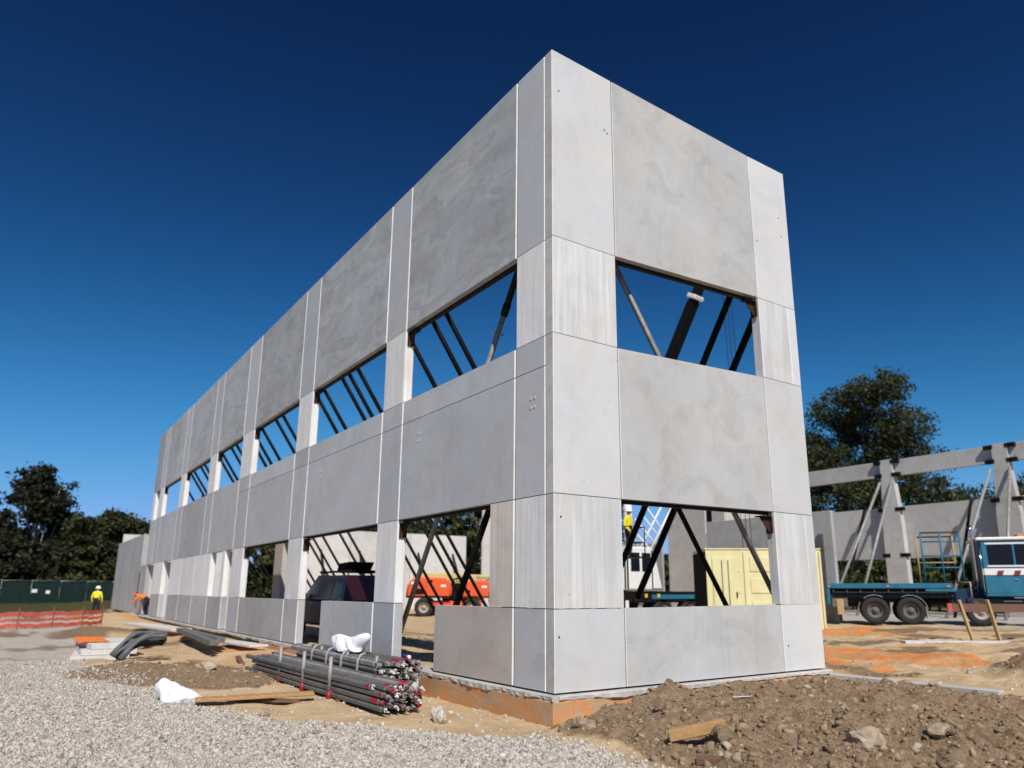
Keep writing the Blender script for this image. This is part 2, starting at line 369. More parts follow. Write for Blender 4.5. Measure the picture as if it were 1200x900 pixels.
# ---------------------------------------------------------------- ground
def mound(x, y):
    n = fbm(x * 1.1, y * 1.1, 3, 5) - .5
    f = sst(-1.15, .75, y + n * .9 + .12 * (x - 1)) * (1 - sst(4.9, 5.75, y + .1 * n))
    f = f * sst(.05, .55 , x - .25 * (1 - sst(.7, 1.5, y)) + n * .25)
    f = f * (1 - sst(1.5, 7, x) * .55)
    return f
def heap(x, y, cx, cy, r, h):
    d = np.hypot(x - cx, y - cy) / r; d = d + .25 * (fbm(x * 1.3, y * 1.3, 3, 9) - .5)
    return h * (1 - sst(0, 1, d))
def height(x, y):
    x = np.asarray(x, float); y = np.asarray(y, float)
    inside = sst(-.1, .3, y) * sst(.1, -.3, x)
    z = -.35 + inside * .24
    z = np.maximum(z, -.35 + .20 * sst(5.9, 6.6, y) * sst(12, 4, x))
    z = np.where(y > 6.5, np.maximum(z, -.14 + .27 * sst(9, 22, y)), z)
    z = z + .13 * sst(-2.2, -.3, y) * sst(-5, -10, x) * (1 - inside)          # sand banked up along the far wall
    z = z - .06 * sst(-1.0, -.2, y) * (1 - inside) * sst(-7, -4, x) * (x < .6)
    z = z + mound(x, y) * (.26 + .16 * (fbm(x * 1.7, y * 1.7, 4, 3) - .5) + .06 * sst(.9, 1.5, y))
    z = z + sst(.1, .5, mound(x, y)) * ((fbm(x * 5, y * 5, 3, 51) - .5) * .12 + (.5 - np.abs(fbm(x * 9, y * 9, 3, 55, .6) - .5) * 2) * .05 + (fbm(x * 15, y * 15, 2, 57) - .5) * .035 + np.maximum(0, fbm(x * 3.3, y * 3.3, 2, 53) - .6) * .35)
    z = z + heap(x, y, 3.2, 9.6, 2.3, .85) + heap(x, y, .75, 1.45, .7, .10)
    z = z + heap(x, y, -8.3, -3.05, 1.5, .28) + heap(x, y, -9.8, -3.9, 1.5, .20) + heap(x, y, -6.9, -2.3, 1.0, .16)
    z = z + heap(x, y, -26, -3.3, 2.6, .3) + heap(x, y, -40, -1.5, 4, .35)
    z = z + .3 * sst(-60, -72, x) * sst(30, 10, np.abs(y))
    z = z + sst(6.2, 8, y) * sst(30, 22, y) * (x > -10) * ((fbm(x * 1.6, y * 1.6, 4, 41) - .5) * .16 + (fbm(x * 6, y * 6, 3, 43) - .5) * .06)
    rut = np.abs(((y + .35 * x * .35 + 6.2 + .5 * np.sin(x * .25)) % 1.9) - .95); z = z - .035 * (1 - sst(.08, .3, rut)) * (y < -2.2)
    near = sst(40, 20, np.hypot(x, y))
    z = z + (fbm(x * .9, y * .9, 5, 1) - .5) * .09 * near
    z = z + (fbm(x * 5, y * 5, 3, 2) - .5) * .035 * near
    return z
def zones(x, y):
    n = fbm(x * .8, y * .8, 4, 21) - .5; n2 = fbm(x * 2.7, y * 2.7, 3, 23) - .5
    # gravel / sand edge on the long side, traced in plan
    ex = np.array([-60, -32, -27, -18, -12, -7.2, -5.2, -3.6, -2.8, -2.0, -1.3, -.3, .8, 1.6, 3, 6, 20])
    ey = np.array([-3.0, -3.0, -3.3, -4.4, -4.5, -3.6, -3.5, -3.35, -3.1, -2.75, -2.4, -1.6, -1.02, -.85, -.62, -.3, -.2])
    edge = np.interp(x, ex, ey)
    grav = 1 - sst(-.3, .3, y - edge + n * .7 + n2 * .4)
    mud = sst(.5, .66, fbm(x * .7, y * .7, 4, 67)) * sst(-12, -16, x) * (y < 0) * .7 + sst(.35, .65, heap(x, y, -8.3, -3.2, 2.4, 1) + heap(x, y, -10.2, -4.0, 2.3, 1) + heap(x, y, -6.6, -2.5, 1.6, 1) + n * .5) + heap(x, y, -26, -3.3, 3, 1)
    soil = sst(.12, .4, mound(x, y) + n2 * .2) + sst(.15, .45, heap(x, y, 3.2, 9.6, 2.6, 1))
    soil = soil + sst(.54, .64, fbm(x * .55, y * .55, 4, 61)) * sst(6.3, 7.5, y) * sst(24, 18, y) * (x > -10) * .8
    soil = np.clip(soil, 0, 1)
    orange = sst(.26, .46, (heap(x, y, -2.3, 10.5, 3.6, 1) + heap(x, y, -6, 17, 3.8, .9) + heap(x, y, -.6, 7.6, 1.6, .8)) + n * .9 + n2 * .3) * (y > 6)
    orange = np.maximum(orange, sst(.45, .6, fbm(x * .5, y * .5, 3, 31) + .1 * (y > -1)) * sst(-2.5, -1, y) * (1 - sst(-.3, 0, y)) * sst(-6, -9, x) * .55)
    yard = sst(20, 24, y + n * 3) * .9 * (x < 20) * (1 - sst(40, 60, np.hypot(x, y)))
    grav = np.maximum(grav * (1 - soil), yard)
    far = sst(48, 56, np.hypot(x, y + 3) + n * 8)
    return np.stack([grav, np.clip(soil + mud, 0, 1), np.clip(orange, 0, 1), far], -1)

def axis(pieces, lim):
    c = []
    for a, b, st in pieces: c += list(np.arange(a, b - 1e-6, st))
    c.append(pieces[-1][1]); g = pieces[-1][2]
    while c[-1] < lim: g *= 1.16; c.append(c[-1] + g)
    g = pieces[0][2]; lo = []; q = pieces[0][0]
    while q > -lim: g *= 1.16; q -= g; lo.append(q)
    return np.array(lo[::-1] + c)
xs = axis([(-12, 0, .055), (0, 6.6, .028)], 2600); ys = axis([(-7, -1.3, .055), (-1.3, 6.0, .028), (6.0, 17, .055)], 2600)
X, Y = np.meshgrid(xs, ys); Z = height(X, Y)
Z = np.where(np.hypot(X, Y) > 150, -.3, Z)
nx, ny = len(xs), len(ys)
idx = np.arange(nx * ny).reshape(ny, nx)
F = np.stack([idx[:-1, :-1], idx[:-1, 1:], idx[1:, 1:], idx[1:, :-1]], -1).reshape(-1, 4)
t = NT('ground'); v = t.coord()
at = t.n('ShaderNodeAttribute', attribute_name='zone'); sep = t.n('ShaderNodeSeparateColor'); t.t.links.new(at.outputs['Color'], sep.inputs[0])
nb = t.noise(v, 1.3, 6, .62); nf = t.noise(v, 14, 6, .7); nv = t.noise(v, 55, 4, .7)
vo = t.n('ShaderNodeTexVoronoi'); t.t.links.new(v, vo.inputs['Vector']); vo.inputs['Scale'].default_value = 26
vc = t.n('ShaderNodeRGBToBW', Color=vo.outputs['Color']).outputs[0]
sand = t.mix(t.ramp(nb, [(.3, 0.0), (.7, 1.0)]), (.45, .315, .18), (.64, .475, .295))
sand = t.scalecol(sand, t.math('MULTIPLY_ADD', nf, .5, .75))
gr = t.ramp(vc, [(0, (.26, .23, .20)), (.3, (.46, .41, .355)), (.6, (.55, .49, .425)), (1, (.64, .58, .51))])
gr = t.scalecol(gr, t.math('MULTIPLY_ADD', nb, .35, .80))
soilc = t.mix(t.ramp(nf, [(.3, 0.0), (.7, 1.0)]), (.145, .097, .058), (.34, .24, .15))
soilc = t.scalecol(soilc, t.math('MULTIPLY_ADD', nv, .7, .65))
orc = t.mix(t.ramp(nb, [(.40, 0.0), (.62, 1.0)]), (.46, .29, .155), (.72, .24, .06))
orc = t.scalecol(orc, t.math('MULTIPLY_ADD', nf, 1.2, .42))
def zf(ch, soft=.22):
    return t.ramp(t.math('ADD', ch, t.math('MULTIPLY_ADD', nf, .5, -.25)), [(.5 - soft, 0.0), (.5 + soft, 1.0)])
c = t.mix(zf(sep.outputs[2]), sand, orc)
c = t.mix(zf(sep.outputs[0]), c, gr)
c = t.mix(zf(sep.outputs[1]), c, soilc)
grass = t.mix(nf, (.05, .055, .02), (.10, .095, .04))
c = t.mix(at.outputs['Alpha'], c, grass)
hb = t.math('ADD', t.math('MULTIPLY', nf, 1.0), t.math('MULTIPLY', nv, .5))
hb = t.math('ADD', hb, t.math('MULTIPLY', vo.outputs['Distance'], t.math('MULTIPLY', sep.outputs[0], -1.2)))
t.fin(c, .95, t.bump(hb, .7, .035), spec=.1)
zn = zones(X.ravel(), Y.ravel())
g = npmesh('ground', np.stack([X.ravel(), Y.ravel(), Z.ravel()], -1), F, ['ground'], True, attrs={'zone': zn})
tag(g, 'construction site ground of gravel, sand and dug soil', None, kind='structure')

# loose stones and clods: faceted lumps scattered where the camera side of the site lies
phi = (1 + 5 ** .5) / 2
ICO = np.array([(-1, phi, 0), (1, phi, 0), (-1, -phi, 0), (1, -phi, 0), (0, -1, phi), (0, 1, phi), (0, -1, -phi), (0, 1, -phi), (phi, 0, -1), (phi, 0, 1), (-phi, 0, -1), (-phi, 0, 1)]) / math.hypot(1, phi)
ICF = np.array([(0, 11, 5), (0, 5, 1), (0, 1, 7), (0, 7, 10), (0, 10, 11), (1, 5, 9), (5, 11, 4), (11, 10, 2), (10, 7, 6), (7, 1, 8), (3, 9, 4), (3, 4, 2), (3, 2, 6), (3, 6, 8), (3, 8, 9), (4, 9, 5), (2, 4, 11), (6, 2, 10), (8, 6, 7), (9, 8, 1)])
def lumps(name, P, r, mat, label, cat, sink=.25, jit=.28, flat=(.6, 1.0)):
    n = len(P); B = ICO[None] * (1 + rng.uniform(-jit, jit, (n, 12, 1)))
    B = B * np.stack([rng.uniform(.55, 1.45, n), rng.uniform(.6, 1.3, n), rng.uniform(*flat, n)], -1)[:, None]
    a = rng.uniform(0, 6.28, n); b = rng.normal(0, .7, n); ca, sa, cb, sb = np.cos(a)[:, None], np.sin(a)[:, None], np.cos(b)[:, None], np.sin(b)[:, None]
    x, y, z = B[..., 0], B[..., 1] * cb - B[..., 2] * sb, B[..., 1] * sb + B[..., 2] * cb
    B = np.stack([x * ca - y * sa, x * sa + y * ca, z], -1) * r[:, None, None]
    V = B + P[:, None]; V[..., 2] += (r * (.5 - sink))[:, None]
    F = (ICF[None] + 12 * np.arange(n)[:, None, None]).reshape(-1, 3)
    o = npmesh(name, V.reshape(-1, 3), F, [mat]); return tag(o, label, cat, kind='stuff')
cx, cy = 8.24, -6.136
def scatter(n, dmin, dmax, keep, a0=-38, a1=36, power=1.0):
    d = dmin * (dmax / dmin) ** (rng.uniform(0, 1, n) ** power); a = np.radians(90 + 55.1 - rng.uniform(a0, a1, n))
    x = cx + d * np.cos(a); y = cy + d * np.sin(a)
    k = keep(x, y); x, y = x[k], y[k]
    return np.stack([x, y, height(x, y)], -1)
P = scatter(140000, 6.0, 22, lambda x, y: (zones(x, y)[:, 0] > rng.uniform(.05, .8, len(x)) ** 1.3) & (y < 3))
lumps('gravel', P, rng.gamma(2.6, .0034, len(P)) + .0055, 'gravel_stone', 'pale grey crushed gravel spread across the left foreground', 'gravel')
P = scatter(120000, 5.6, 19, lambda x, y: (zones(x, y)[:, 1] > rng.uniform(.3, .7, len(x))))
rr = np.minimum(.005 + rng.pareto(2.1, len(P)) * .0052, .05)
lumps('soil_clods', P, rr, 'soil_clod', 'brown crumbled soil and small clods of the dug bank', 'soil', .38, .62, (.45, 1.05))
P = scatter(5200, 7, 26, lambda x, y: (zones(x, y)[:, :3].max(1) < .4))
lumps('sand_pebbles', P, rng.gamma(2, .006, len(P)) + .004, 'sand_pebble', 'small pebbles scattered over the tan sand strip', 'pebbles')

# ---------------------------------------------------------------- the tilt-up building
TH = .2; G = .011
ZL = [0, 1.09, 2.68, 5.083, 6.658, 10.0]
ZR = [0, 1.109, 2.713, 5.219, 6.809, 9.853]
bld = thing('concrete_building', 'grey precast concrete shell building with two rows of window openings and no roof', 'building')
def lpanel(u0, u1, z0, z1, mat, root=bld, y0=0.0, y1=TH, gap=.012, bev=.019, name='panel', gz=.007):
    x0, x1, z0, z1 = -u1 + gap, -u0 - gap, z0 + gz, z1 - gz
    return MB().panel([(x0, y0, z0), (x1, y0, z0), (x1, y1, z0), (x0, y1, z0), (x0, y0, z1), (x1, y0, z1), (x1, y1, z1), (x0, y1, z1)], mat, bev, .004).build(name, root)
def zr(i, v):
    if v <= 1.281 and i < 5: return ZL[i]
    if v >= 4.896 and i < 5: return ZR[i]
    return ZL[i] + (ZR[i] - ZL[i]) * min(1, v / 4.896) if i == 5 else ZL[i] + (ZR[i] - ZL[i]) * (v - 1.281) / (4.896 - 1.281)
def rpanel(v0, v1, a, b, mat, gap=.009, bev=.009, x1=-.19 + .0, edge=True):
    m = MB(); e = gap
    A0, A1 = (a if isinstance(a, tuple) else (zr(a, v0), zr(a, v1))); B0, B1 = (b if isinstance(b, tuple) else (zr(b, v0), zr(b, v1)))
    v0g = v0 + (0 if v0 == 0 else e); v1g = v1 - e
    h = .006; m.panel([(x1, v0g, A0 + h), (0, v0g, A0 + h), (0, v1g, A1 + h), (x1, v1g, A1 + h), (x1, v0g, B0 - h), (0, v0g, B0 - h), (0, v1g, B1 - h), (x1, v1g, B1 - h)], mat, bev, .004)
    if edge and v0 == 0:      # the end of the panel that shows on the long side
        k = m.mi('conc_edge')
        for f in m.bm.faces:
            f.normal_update()
            if f.normal.y < -.9: f.material_index = k
    return m.build('panel', bld)
# end wall
for i, mt in ((0, 'conc_pier'), (1, 'conc_band'), (2, 'conc_pier'), (3, 'conc_band'), (4, 'conc_pier')):
    rpanel(0, 1.281, i, i + 1, mt)
for i in (0, 2, 4): rpanel(1.281, 4.896, i, i + 1, 'conc_span')
for i in (0, 2, 4):
    rpanel(4.896, 6.044, i, i + 1, 'conc_pier')
for i in (1, 3):
    rpanel(4.896, 5.80, i, i + 1, 'conc_band'); rpanel(5.80 - .012, 6.044, i, i + 1, 'conc_pier', gap=.006)
# long wall: piers, spandrels, parapet panels
PIERS = [(.19, 1.005), (5.148, 6.176), (10.995, 12.205), (16.966, 18.437), (22.424, 23.679), (28.827, 30.029), (34.857, 36.059)]
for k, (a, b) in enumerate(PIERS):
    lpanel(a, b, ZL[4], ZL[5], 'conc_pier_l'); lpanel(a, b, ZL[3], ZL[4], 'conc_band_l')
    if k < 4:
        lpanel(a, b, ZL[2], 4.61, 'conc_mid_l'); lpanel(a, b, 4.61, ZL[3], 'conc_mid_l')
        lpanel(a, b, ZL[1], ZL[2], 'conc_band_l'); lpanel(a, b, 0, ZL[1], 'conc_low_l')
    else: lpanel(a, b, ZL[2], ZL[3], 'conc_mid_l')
BAYS = [(PIERS[i][1], PIERS[i + 1][0]) for i in range(6)] + [(36.059, 38.404)]
for k, (a, b) in enumerate(BAYS):
    lpanel(a, b, ZL[4], ZL[5], 'conc_smear')
    if k < 3 or k == 6:
        lpanel(a, b, ZL[2], 4.61, 'conc_span_l'); lpanel(a, b, 4.61, ZL[3], 'conc_span_l')
    else: lpanel(a, b, ZL[2], ZL[3], 'conc_span_l' if k != 4 else 'conc_dark')
lpanel(37.55, 38.404, ZL[3], ZL[4], 'conc_band_l')
# ground storey
lpanel(1.005, 3.50, 0, ZL[1], 'conc_brown'); lpanel(1.005, 1.72, ZL[1], ZL[2], 'conc_brown_band')
lpanel(6.176, 9.28, 0, ZL[1], 'conc_low_l')
lpanel(12.205, 16.966, 0, ZL[1], 'conc_low_span')
x = 19.45
for w in (2.25, 2.9, 2.9, 2.75):
    lpanel(x, x + w, 0, ZL[1], 'conc_dark')
    if x > 20: lpanel(x, x + w, ZL[1], ZL[2], 'conc_band_l')
    x += w
lpanel(19.45, 19.95, ZL[1], ZL[2], 'conc_band_l')
lpanel(32.4, 35.3, 0, ZL[1], 'conc_dark'); lpanel(32.4, 35.3, ZL[1], ZL[2], 'conc_band_l')
MB().box(-19.60, -19.46, .201, .75, 0, 2.66, 'conc_white').build('return_wall', bld)
MB().box(-32.58, -32.42, .201, 1.1, 0, 2.66, 'conc_white').build('return_wall', bld)
MB().box(-37.9, -37.72, .201, 1.0, 0, 2.66, 'conc_white').build('return_wall', bld)
# steel angles at window heads, brackets at the jambs
for k, (a, b) in enumerate(BAYS):
    MB().box(-b + .02, -a - .02, .11, TH - .012, ZL[4] - .05, ZL[4] + .006, 'steel_black').build('lintel_angle', bld)
    if k < 3: MB().box(-b + .02, -a - .02, .11, TH - .012, ZL[2] - .045, ZL[2] + .006, 'steel_black').build('lintel_angle', bld)
    for zt in ((ZL[4], ZL[2]) if k < 3 else (ZL[4],)):
        m = MB(); z1 = zt - .065
        m.box(-b + .005, -b + .30, .03, .19, z1 - .02, z1, 'steel_black').box(-b + .005, -b + .02, .03, .19, z1 - .28, z1 - .02, 'rust')
        m.hexa([(-b + .02, .10, z1 - .26), (-b + .035, .10, z1 - .26), (-b + .28, .10, z1 - .02), (-b + .02, .10, z1 - .02), (-b + .02, .115, z1 - .26), (-b + .035, .115, z1 - .26), (-b + .28, .115, z1 - .02), (-b + .02, .115, z1 - .02)], 'rust')
        m.build('bracket', bld)
        MB().box(-a - .02, -a - .005, .03, .19, z1 - .16, z1, 'rust').build('bracket', bld)
for zi in (4, 2):
    z1 = ZL[zi] - .06; z2 = ZR[zi] - .06
    MB().beam((-.145, 1.30, z1 + .036), (-.145, 4.88, z2 + .036), .07, .05, 'steel_black').build('lintel_angle', bld)
    m = MB(); m.box(-.17, -.03, 4.58, 4.885, z2 - .04, z2 - .02, 'steel_black').box(-.17, -.03, 4.865, 4.885, z2 - .32, z2 - .04, 'rust')
    m.hexa([(-.1, 4.865, z2 - .3), (-.085, 4.865, z2 - .3), (-.085, 4.865, z2 - .04), (-.1, 4.865, z2 - .04), (-.1, 4.85, z2 - .3), (-.085, 4.85, z2 - .3), (-.085, 4.60, z2 - .04), (-.1, 4.60, z2 - .04)], 'rust')
    m.build('bracket', bld)
    MB().box(-.17, -.03, 1.30, 1.315, z1 - .2, z1, 'rust').build('bracket', bld)
# lifting inserts: recessed rings in fours, and patched dots
for (u, z) in ((.52, 4.10), (4.35, 4.22), (9.9, 4.2), (15.7, 4.2)):
    for du in (-.05, .05):
        for dz in (-.07, .07):
            MB().lathe([(-.003, .026), (-.008, .024), (-.008, .012), (-.002, .010), (-.002, .0005)], (-u + du, 0, z + dz), (0, 1, 0), 'white_dusty', 12).build('lifting_insert', bld)
for (vv, z) in ((.14, 9.27), (1.10, 8.93), (1.16, 8.88), (5.0, 8.02), (5.75, 8.75), (5.8, 8.35), (.12, 2.35), (.08, .72), (5.02, .42)):
    MB().lathe([(-.004, .017), (.003, .015), (.003, .0005)], (0, vv, z), (1, 0, 0), 'rust', 10).build('bolt_hole', bld)
# footing under the walls
def rough_lip(p0, p1, out, zt, zb, seed):
    L = (Vector(p1) - Vector(p0)).length; n = int(L / .07); q = np.random.default_rng(seed); m = MB(); vs = []
    d = (Vector(p1) - Vector(p0)) / n; nr = Vector((d.y, -d.x, 0)).normalized()
    for i in range(n + 1):
        c_ = Vector(p0) + d * i; k = float(fbm(np.array([i * .13 + seed * 9]), np.array([seed * 1.0]), 4, seed)[0]) - .5; k2 = float(q.uniform(-1, 1))
        o_ = out + .05 * k + .006 * k2; zz = zb - .07 * k + .012 * k2
        vs += [c_ + nr * -.3 + Vector((0, 0, zt)), c_ + nr * (o_ - .012) + Vector((0, 0, zt)), c_ + nr * o_ + Vector((0, 0, zt - .015)), c_ + nr * (o_ + .01 * k2) + Vector((0, 0, zz + .02)), c_ + nr * (o_ - .02) + Vector((0, 0, zz)), c_ + nr * -.3 + Vector((0, 0, zz))]
    Fq = [(i * 6 + j_, i * 6 + j_ + 1, (i + 1) * 6 + j_ + 1, (i + 1) * 6 + j_) for i in range(n) for j_ in range(5)]
    Fq += [tuple(range(6)), tuple(n * 6 + j_ for j_ in range(5, -1, -1))]
    m.poly(vs, Fq, 'conc_edge'); m.build('footing', bld)
rough_lip((-38.4, 0, 0), (.06, 0, 0), .08, -.02, -.105, 3); rough_lip((0, .02, 0), (0, 6.12, 0), .09, -.022, -.107, 5)
t = NT('clay_stained'); n = t.noise(t.coord(), 3, 6, .65, .8); n2 = t.noise(t.coord((1, 1, 4)), 6, 4)
t.fin(t.mix(t.ramp(n, [(.35, 0.0), (.6, 1.0)]), (.62, .25, .075), t.mix(n2, (.40, .24, .12), (.52, .40, .28))), .9, t.bump(n, .6, .02))
MB().box(-14, .07, -.07, .28, -.6, -.085, 'clay_stained', .02).build('footing_side', bld)
MB().box(-.3, .068, .282, 6.1, -.6, -.086, 'clay_stained', .02).build('footing_side', bld)
ft = MB().box(.13, 2.9, 5.92, 6.10, -.5, -.075, 'conc_dark', .015).build('footing_strip')
tag(ft, 'low concrete footing strip running off beside the far end of the end wall', 'footing')

# ---------------------------------------------------------------- tilt braces
def brace(k, side, s, z0=9.2, r=.062, mat='steel_black', mat2='steel_lit', split=.45, total=0):
    slope = 1.5; y0 = .21; y1 = (z0 + .12) / slope
    P = lambda y: (-s, y, z0 - slope * y) if side == 'L' else (-y, s, z0 - slope * y)
    if side == 'L':
        lab = f'steel wall brace behind the long facade, {ORD[k]} from the near corner'
    else: lab = f'steel wall brace behind the end wall, {ORD[k]} from the near corner'
    o = thing('wall_brace', lab, 'brace', P(y1), 0, 'steel braces propping the wall panels')
    L = Vector(P(y1)); ym = y0 + (y1 - y0) * split
    q = lambda y: Vector(P(y)) - L
    MB().tube([q(y0), q(ym)], r, mat, 10).build('outer_tube', o)
    MB().tube([q(ym - .05), q(y1)], r * .82, mat2, 10).build('inner_tube', o)
    MB().tube([q(ym - .06), q(ym + .06)], r * 1.18, 'steel_black', 10).build('collar', o)
    hd = q(y0); ax = Vector((1, 0, 0)) if side == 'L' else Vector((0, 1, 0)); dn_ = (q(ym) - q(y0)).normalized()
    MB().beam(hd - ax * .11, hd + ax * .11, .24, .03, 'rust', dn_).build('head_plate', o)
    MB().tube([q(ym + .25) - ax * r * 1.9, q(ym + .25) + ax * r * 1.9], .018, 'galv', 6).build('locking_pin', o)
    b = q(y1); MB().box(b.x - .13, b.x + .13, b.y - .13, b.y + .13, b.z - .0, b.z + .02, 'rust').build('foot_plate', o)
    return o
LU = [.42, 1.66, 5.62, 6.26, 7.55, 10.85, 11.5, 12.05, 13.6, 14.35, 17.9, 18.75, 20.6, 21.75, 22.5, 24.6, 25.5, 27.2, 28.0, 31.0, 31.9, 33.6, 34.5, 37.2]
for k, u in enumerate(LU):
    brace(k, 'L', u, mat2='steel_lit' if u < .5 else 'steel_black', split=.12 if u < .5 else .5, r=.06)
brace(0, 'R', .45, mat2='steel_lit', split=.3); brace(1, 'R', 1.52, r=.085, split=.55, mat2='steel_black'); brace(2, 'R', 5.4, z0=8.9, r=.07, split=.8, mat2='steel_black'); brace(3, 'R', 5.93, z0=8.25, r=.075, split=.85, mat2='steel_black')

# ---------------------------------------------------------------- low extension beyond the far end
ext = thing('low_concrete_wing', 'low grey concrete wing at the far left end of the long facade', 'building', (-38.4, 0, 0))
x = 37.75
for w in (2.45, 2.45, 2.45, 2.45, 2.45, 2.5):
    MB().box(-x - w + .012 + 38.4, -x - .012 + 38.4, .0 if x > 38 else .003, .2, 0, 4.5 if x > 38 else 2.66, 'conc_dark', .013).build('panel', ext); x += w
MB().box(-52.5 + 38.4, -52.3 + 38.4, .21, 9, 0, 5.2, 'conc_white', .01).build('end_wall', ext)
MB().box(-40.25 + 38.4, -40.05 + 38.4, -.012, .004, .3, 2.3, 'steel_black').build('slot_window', ext)

# ---------------------------------------------------------------- walls standing in the yard
def wall_y(name, label, y, x0, x1, z0, z1, mat, w=4.0, th=.18):
    o = thing(name, label, 'wall', (x1, y, z0)); x = x1
    n = max(1, round((x1 - x0) / w)); w = (x1 - x0) / n
    for i in range(n):
        MB().box(-(i + 1) * w + .012, -i * w - .012, 0, th, 0, z1 - z0, mat, .012).build('panel', o)
    return o
def wall_x(name, label, x, y0, y1, z0, z1, mat, w=4.0, th=.18):
    o = thing(name, label, 'wall', (x, y0, z0)); n = max(1, round((y1 - y0) / w)); w = (y1 - y0) / n
    for i in range(n): MB().box(-th, 0, i * w + .012, (i + 1) * w - .012, 0, z1 - z0, mat, .012).build('panel', o)
    return o
wall_x('cross_wall', 'sunlit white concrete wall across the yard behind the orange lift', -40, 8, 21.6, -.2, 5.25, 'conc_white')
wall_x('tall_cross_wall', 'taller sunlit concrete panel right of the long white yard wall', -38, 21.8, 27, -.2, 9.5, 'conc_white')
wall_x('inner_stub', 'brownish concrete stub wall seen through the third window bay', -17.6, 1.45, 1.75, -.2, 3.2, 'conc_brown', .3, .95)
wall_y('yard_wall', 'low grey concrete wall behind the pale yellow site shed', 21.5, -16.4, -9.6, -.1, 4.6, 'conc_dark', 3.4)
tw = thing('tall_panel', 'tall grey concrete panel with a small window behind the white crane', 'wall', (-16.5, 23, -.1))
MB().box(-4.0, -1.3, 0, .2, 0, 9.2, 'conc_wing', .012).build('panel', tw)
MB().box(-1.28, -.85, 0, .2, 0, 4.35, 'conc_wing', .012).build('panel', tw); MB().box(-1.28, -.85, 0, .2, 6.4, 9.2, 'conc_wing', .012).build('panel', tw)
MB().box(-.83, 0, 0, .2, 0, 9.2, 'conc_wing', .012).build('panel', tw); MB().box(-1.28, -.85, .12, .16, 4.37, 6.38, 'black_matt').build('window', tw)
wall_x('bright_back_wall', 'bright concrete wall high behind the yellow shed', -34, 43, 56, -.1, 9.6, 'conc_white')
wall_y('side_panel', 'narrow concrete panel with a sunlit edge just right of the end wall', 21.0, -9.55, -9.3 + .02, -.1, 4.5, 'conc_dark', 2)
wall_y('rear_low_wall', 'low grey wall far behind the crane cab', 40, -52, -38, -.1, 5.4, 'conc_dark', 4)

for k, (x, y, zt, dy) in enumerate(((-37.9, 22.6, 6.4, 0), (-37.9, 23.6, 6.4, -1.6), (-37.9, 24.4, 6.4, .9), (-39.9, 10.5, 3.9, 0), (-39.9, 13.2, 3.9, 0), (-39.9, 17.6, 3.9, 0), (-39.9, 20.4, 3.9, 0))):
    o = thing('yard_brace', f'brace of the white yard walls, {ORD[k]} of the row behind the orange lift', 'brace', (x + zt * .62, y + dy, -.1), 0, 'braces of the yard walls')
    MB().tube([(-zt * .62, -dy, zt + .1), (0, 0, 0)], .07, 'galv' if k < 3 else 'steel_black', 8).build('tube', o); MB().box(-.15, .15, -.15, .15, -.01, .02, 'rust').build('foot_plate', o)
# far right wing: columns, top beam, spandrel panels, braces
wing = thing('concrete_frame_wing', 'unfinished concrete frame of tapered columns and a top beam behind the blue truck', 'building', (-14, 34, 0))
def wb(x0, x1, y0, y1, z0, z1, m, name, b=.012): return MB().box(x0 + 14, x1 + 14, y0 - 34, y1 - 34, z0, z1, m, b).build(name, wing)
CX = [-19.6, -13.7, -7.8, -1.9, 4.0]
for x in CX:
    pr = [(-.62, 0), (.62, 0), (.55, 5.0), (.36, 7.3), (.36, 8.55), (-.36, 8.55), (-.36, 7.3), (-.55, 5.0)]
    MB().prism(pr, -.45, -.05, lambda u, v, t_, x=x: (x + 14 + u, t_, v), 'conc_wing', .01, 1).build('column', wing)
    for z in (7.68, 8.42, 5.75, 3.25):
        for s_ in (-1, 1): MB().box(x + 14 + s_ * .5 - .22, x + 14 + s_ * .5 + .22, -.47, -.2, z - .1, z + .1, 'steel_black').build('bracket', wing)
for a, b in zip(CX[:-1], CX[1:]):
    wb(a + .37, b - .37, 33.75, 33.95, 7.62, 8.52, 'conc_wing', 'beam'); wb(a + .02, b - .02, 34.0, 34.2, 3.08, 5.92, 'conc_wing', 'panel')
def wingbrace(k, x, zt, dy, mat, lab, dx=0):
    o = thing('frame_brace', lab, 'brace', (x + dx, 33.5 - dy, .1), 0, 'braces propping the frame wing')
    MB().tube([(-dx, dy, zt - .1), (0, 0, 0)], .075, mat, 8).build('tube', o); MB().box(-.2, .2, -.2, .2, -.02, .02, 'rust').build('foot_plate', o)
for k, (x, dx) in enumerate(((-14.1, -1.2), (-13.4, -.3), (-8.3, -1.0), (-7.4, .6))):
    wingbrace(k, x, 7.3, 4.2, 'galv', f'pale sunlit brace of the frame wing, {ORD[k]} from its left end', dx)
for k, x in enumerate((-15.2, -9.4, -3.5)):
    wingbrace(k, x, 5.85, 3.2, 'steel_black', f'short dark brace under the frame wing spandrel, {ORD[k]} from the left')

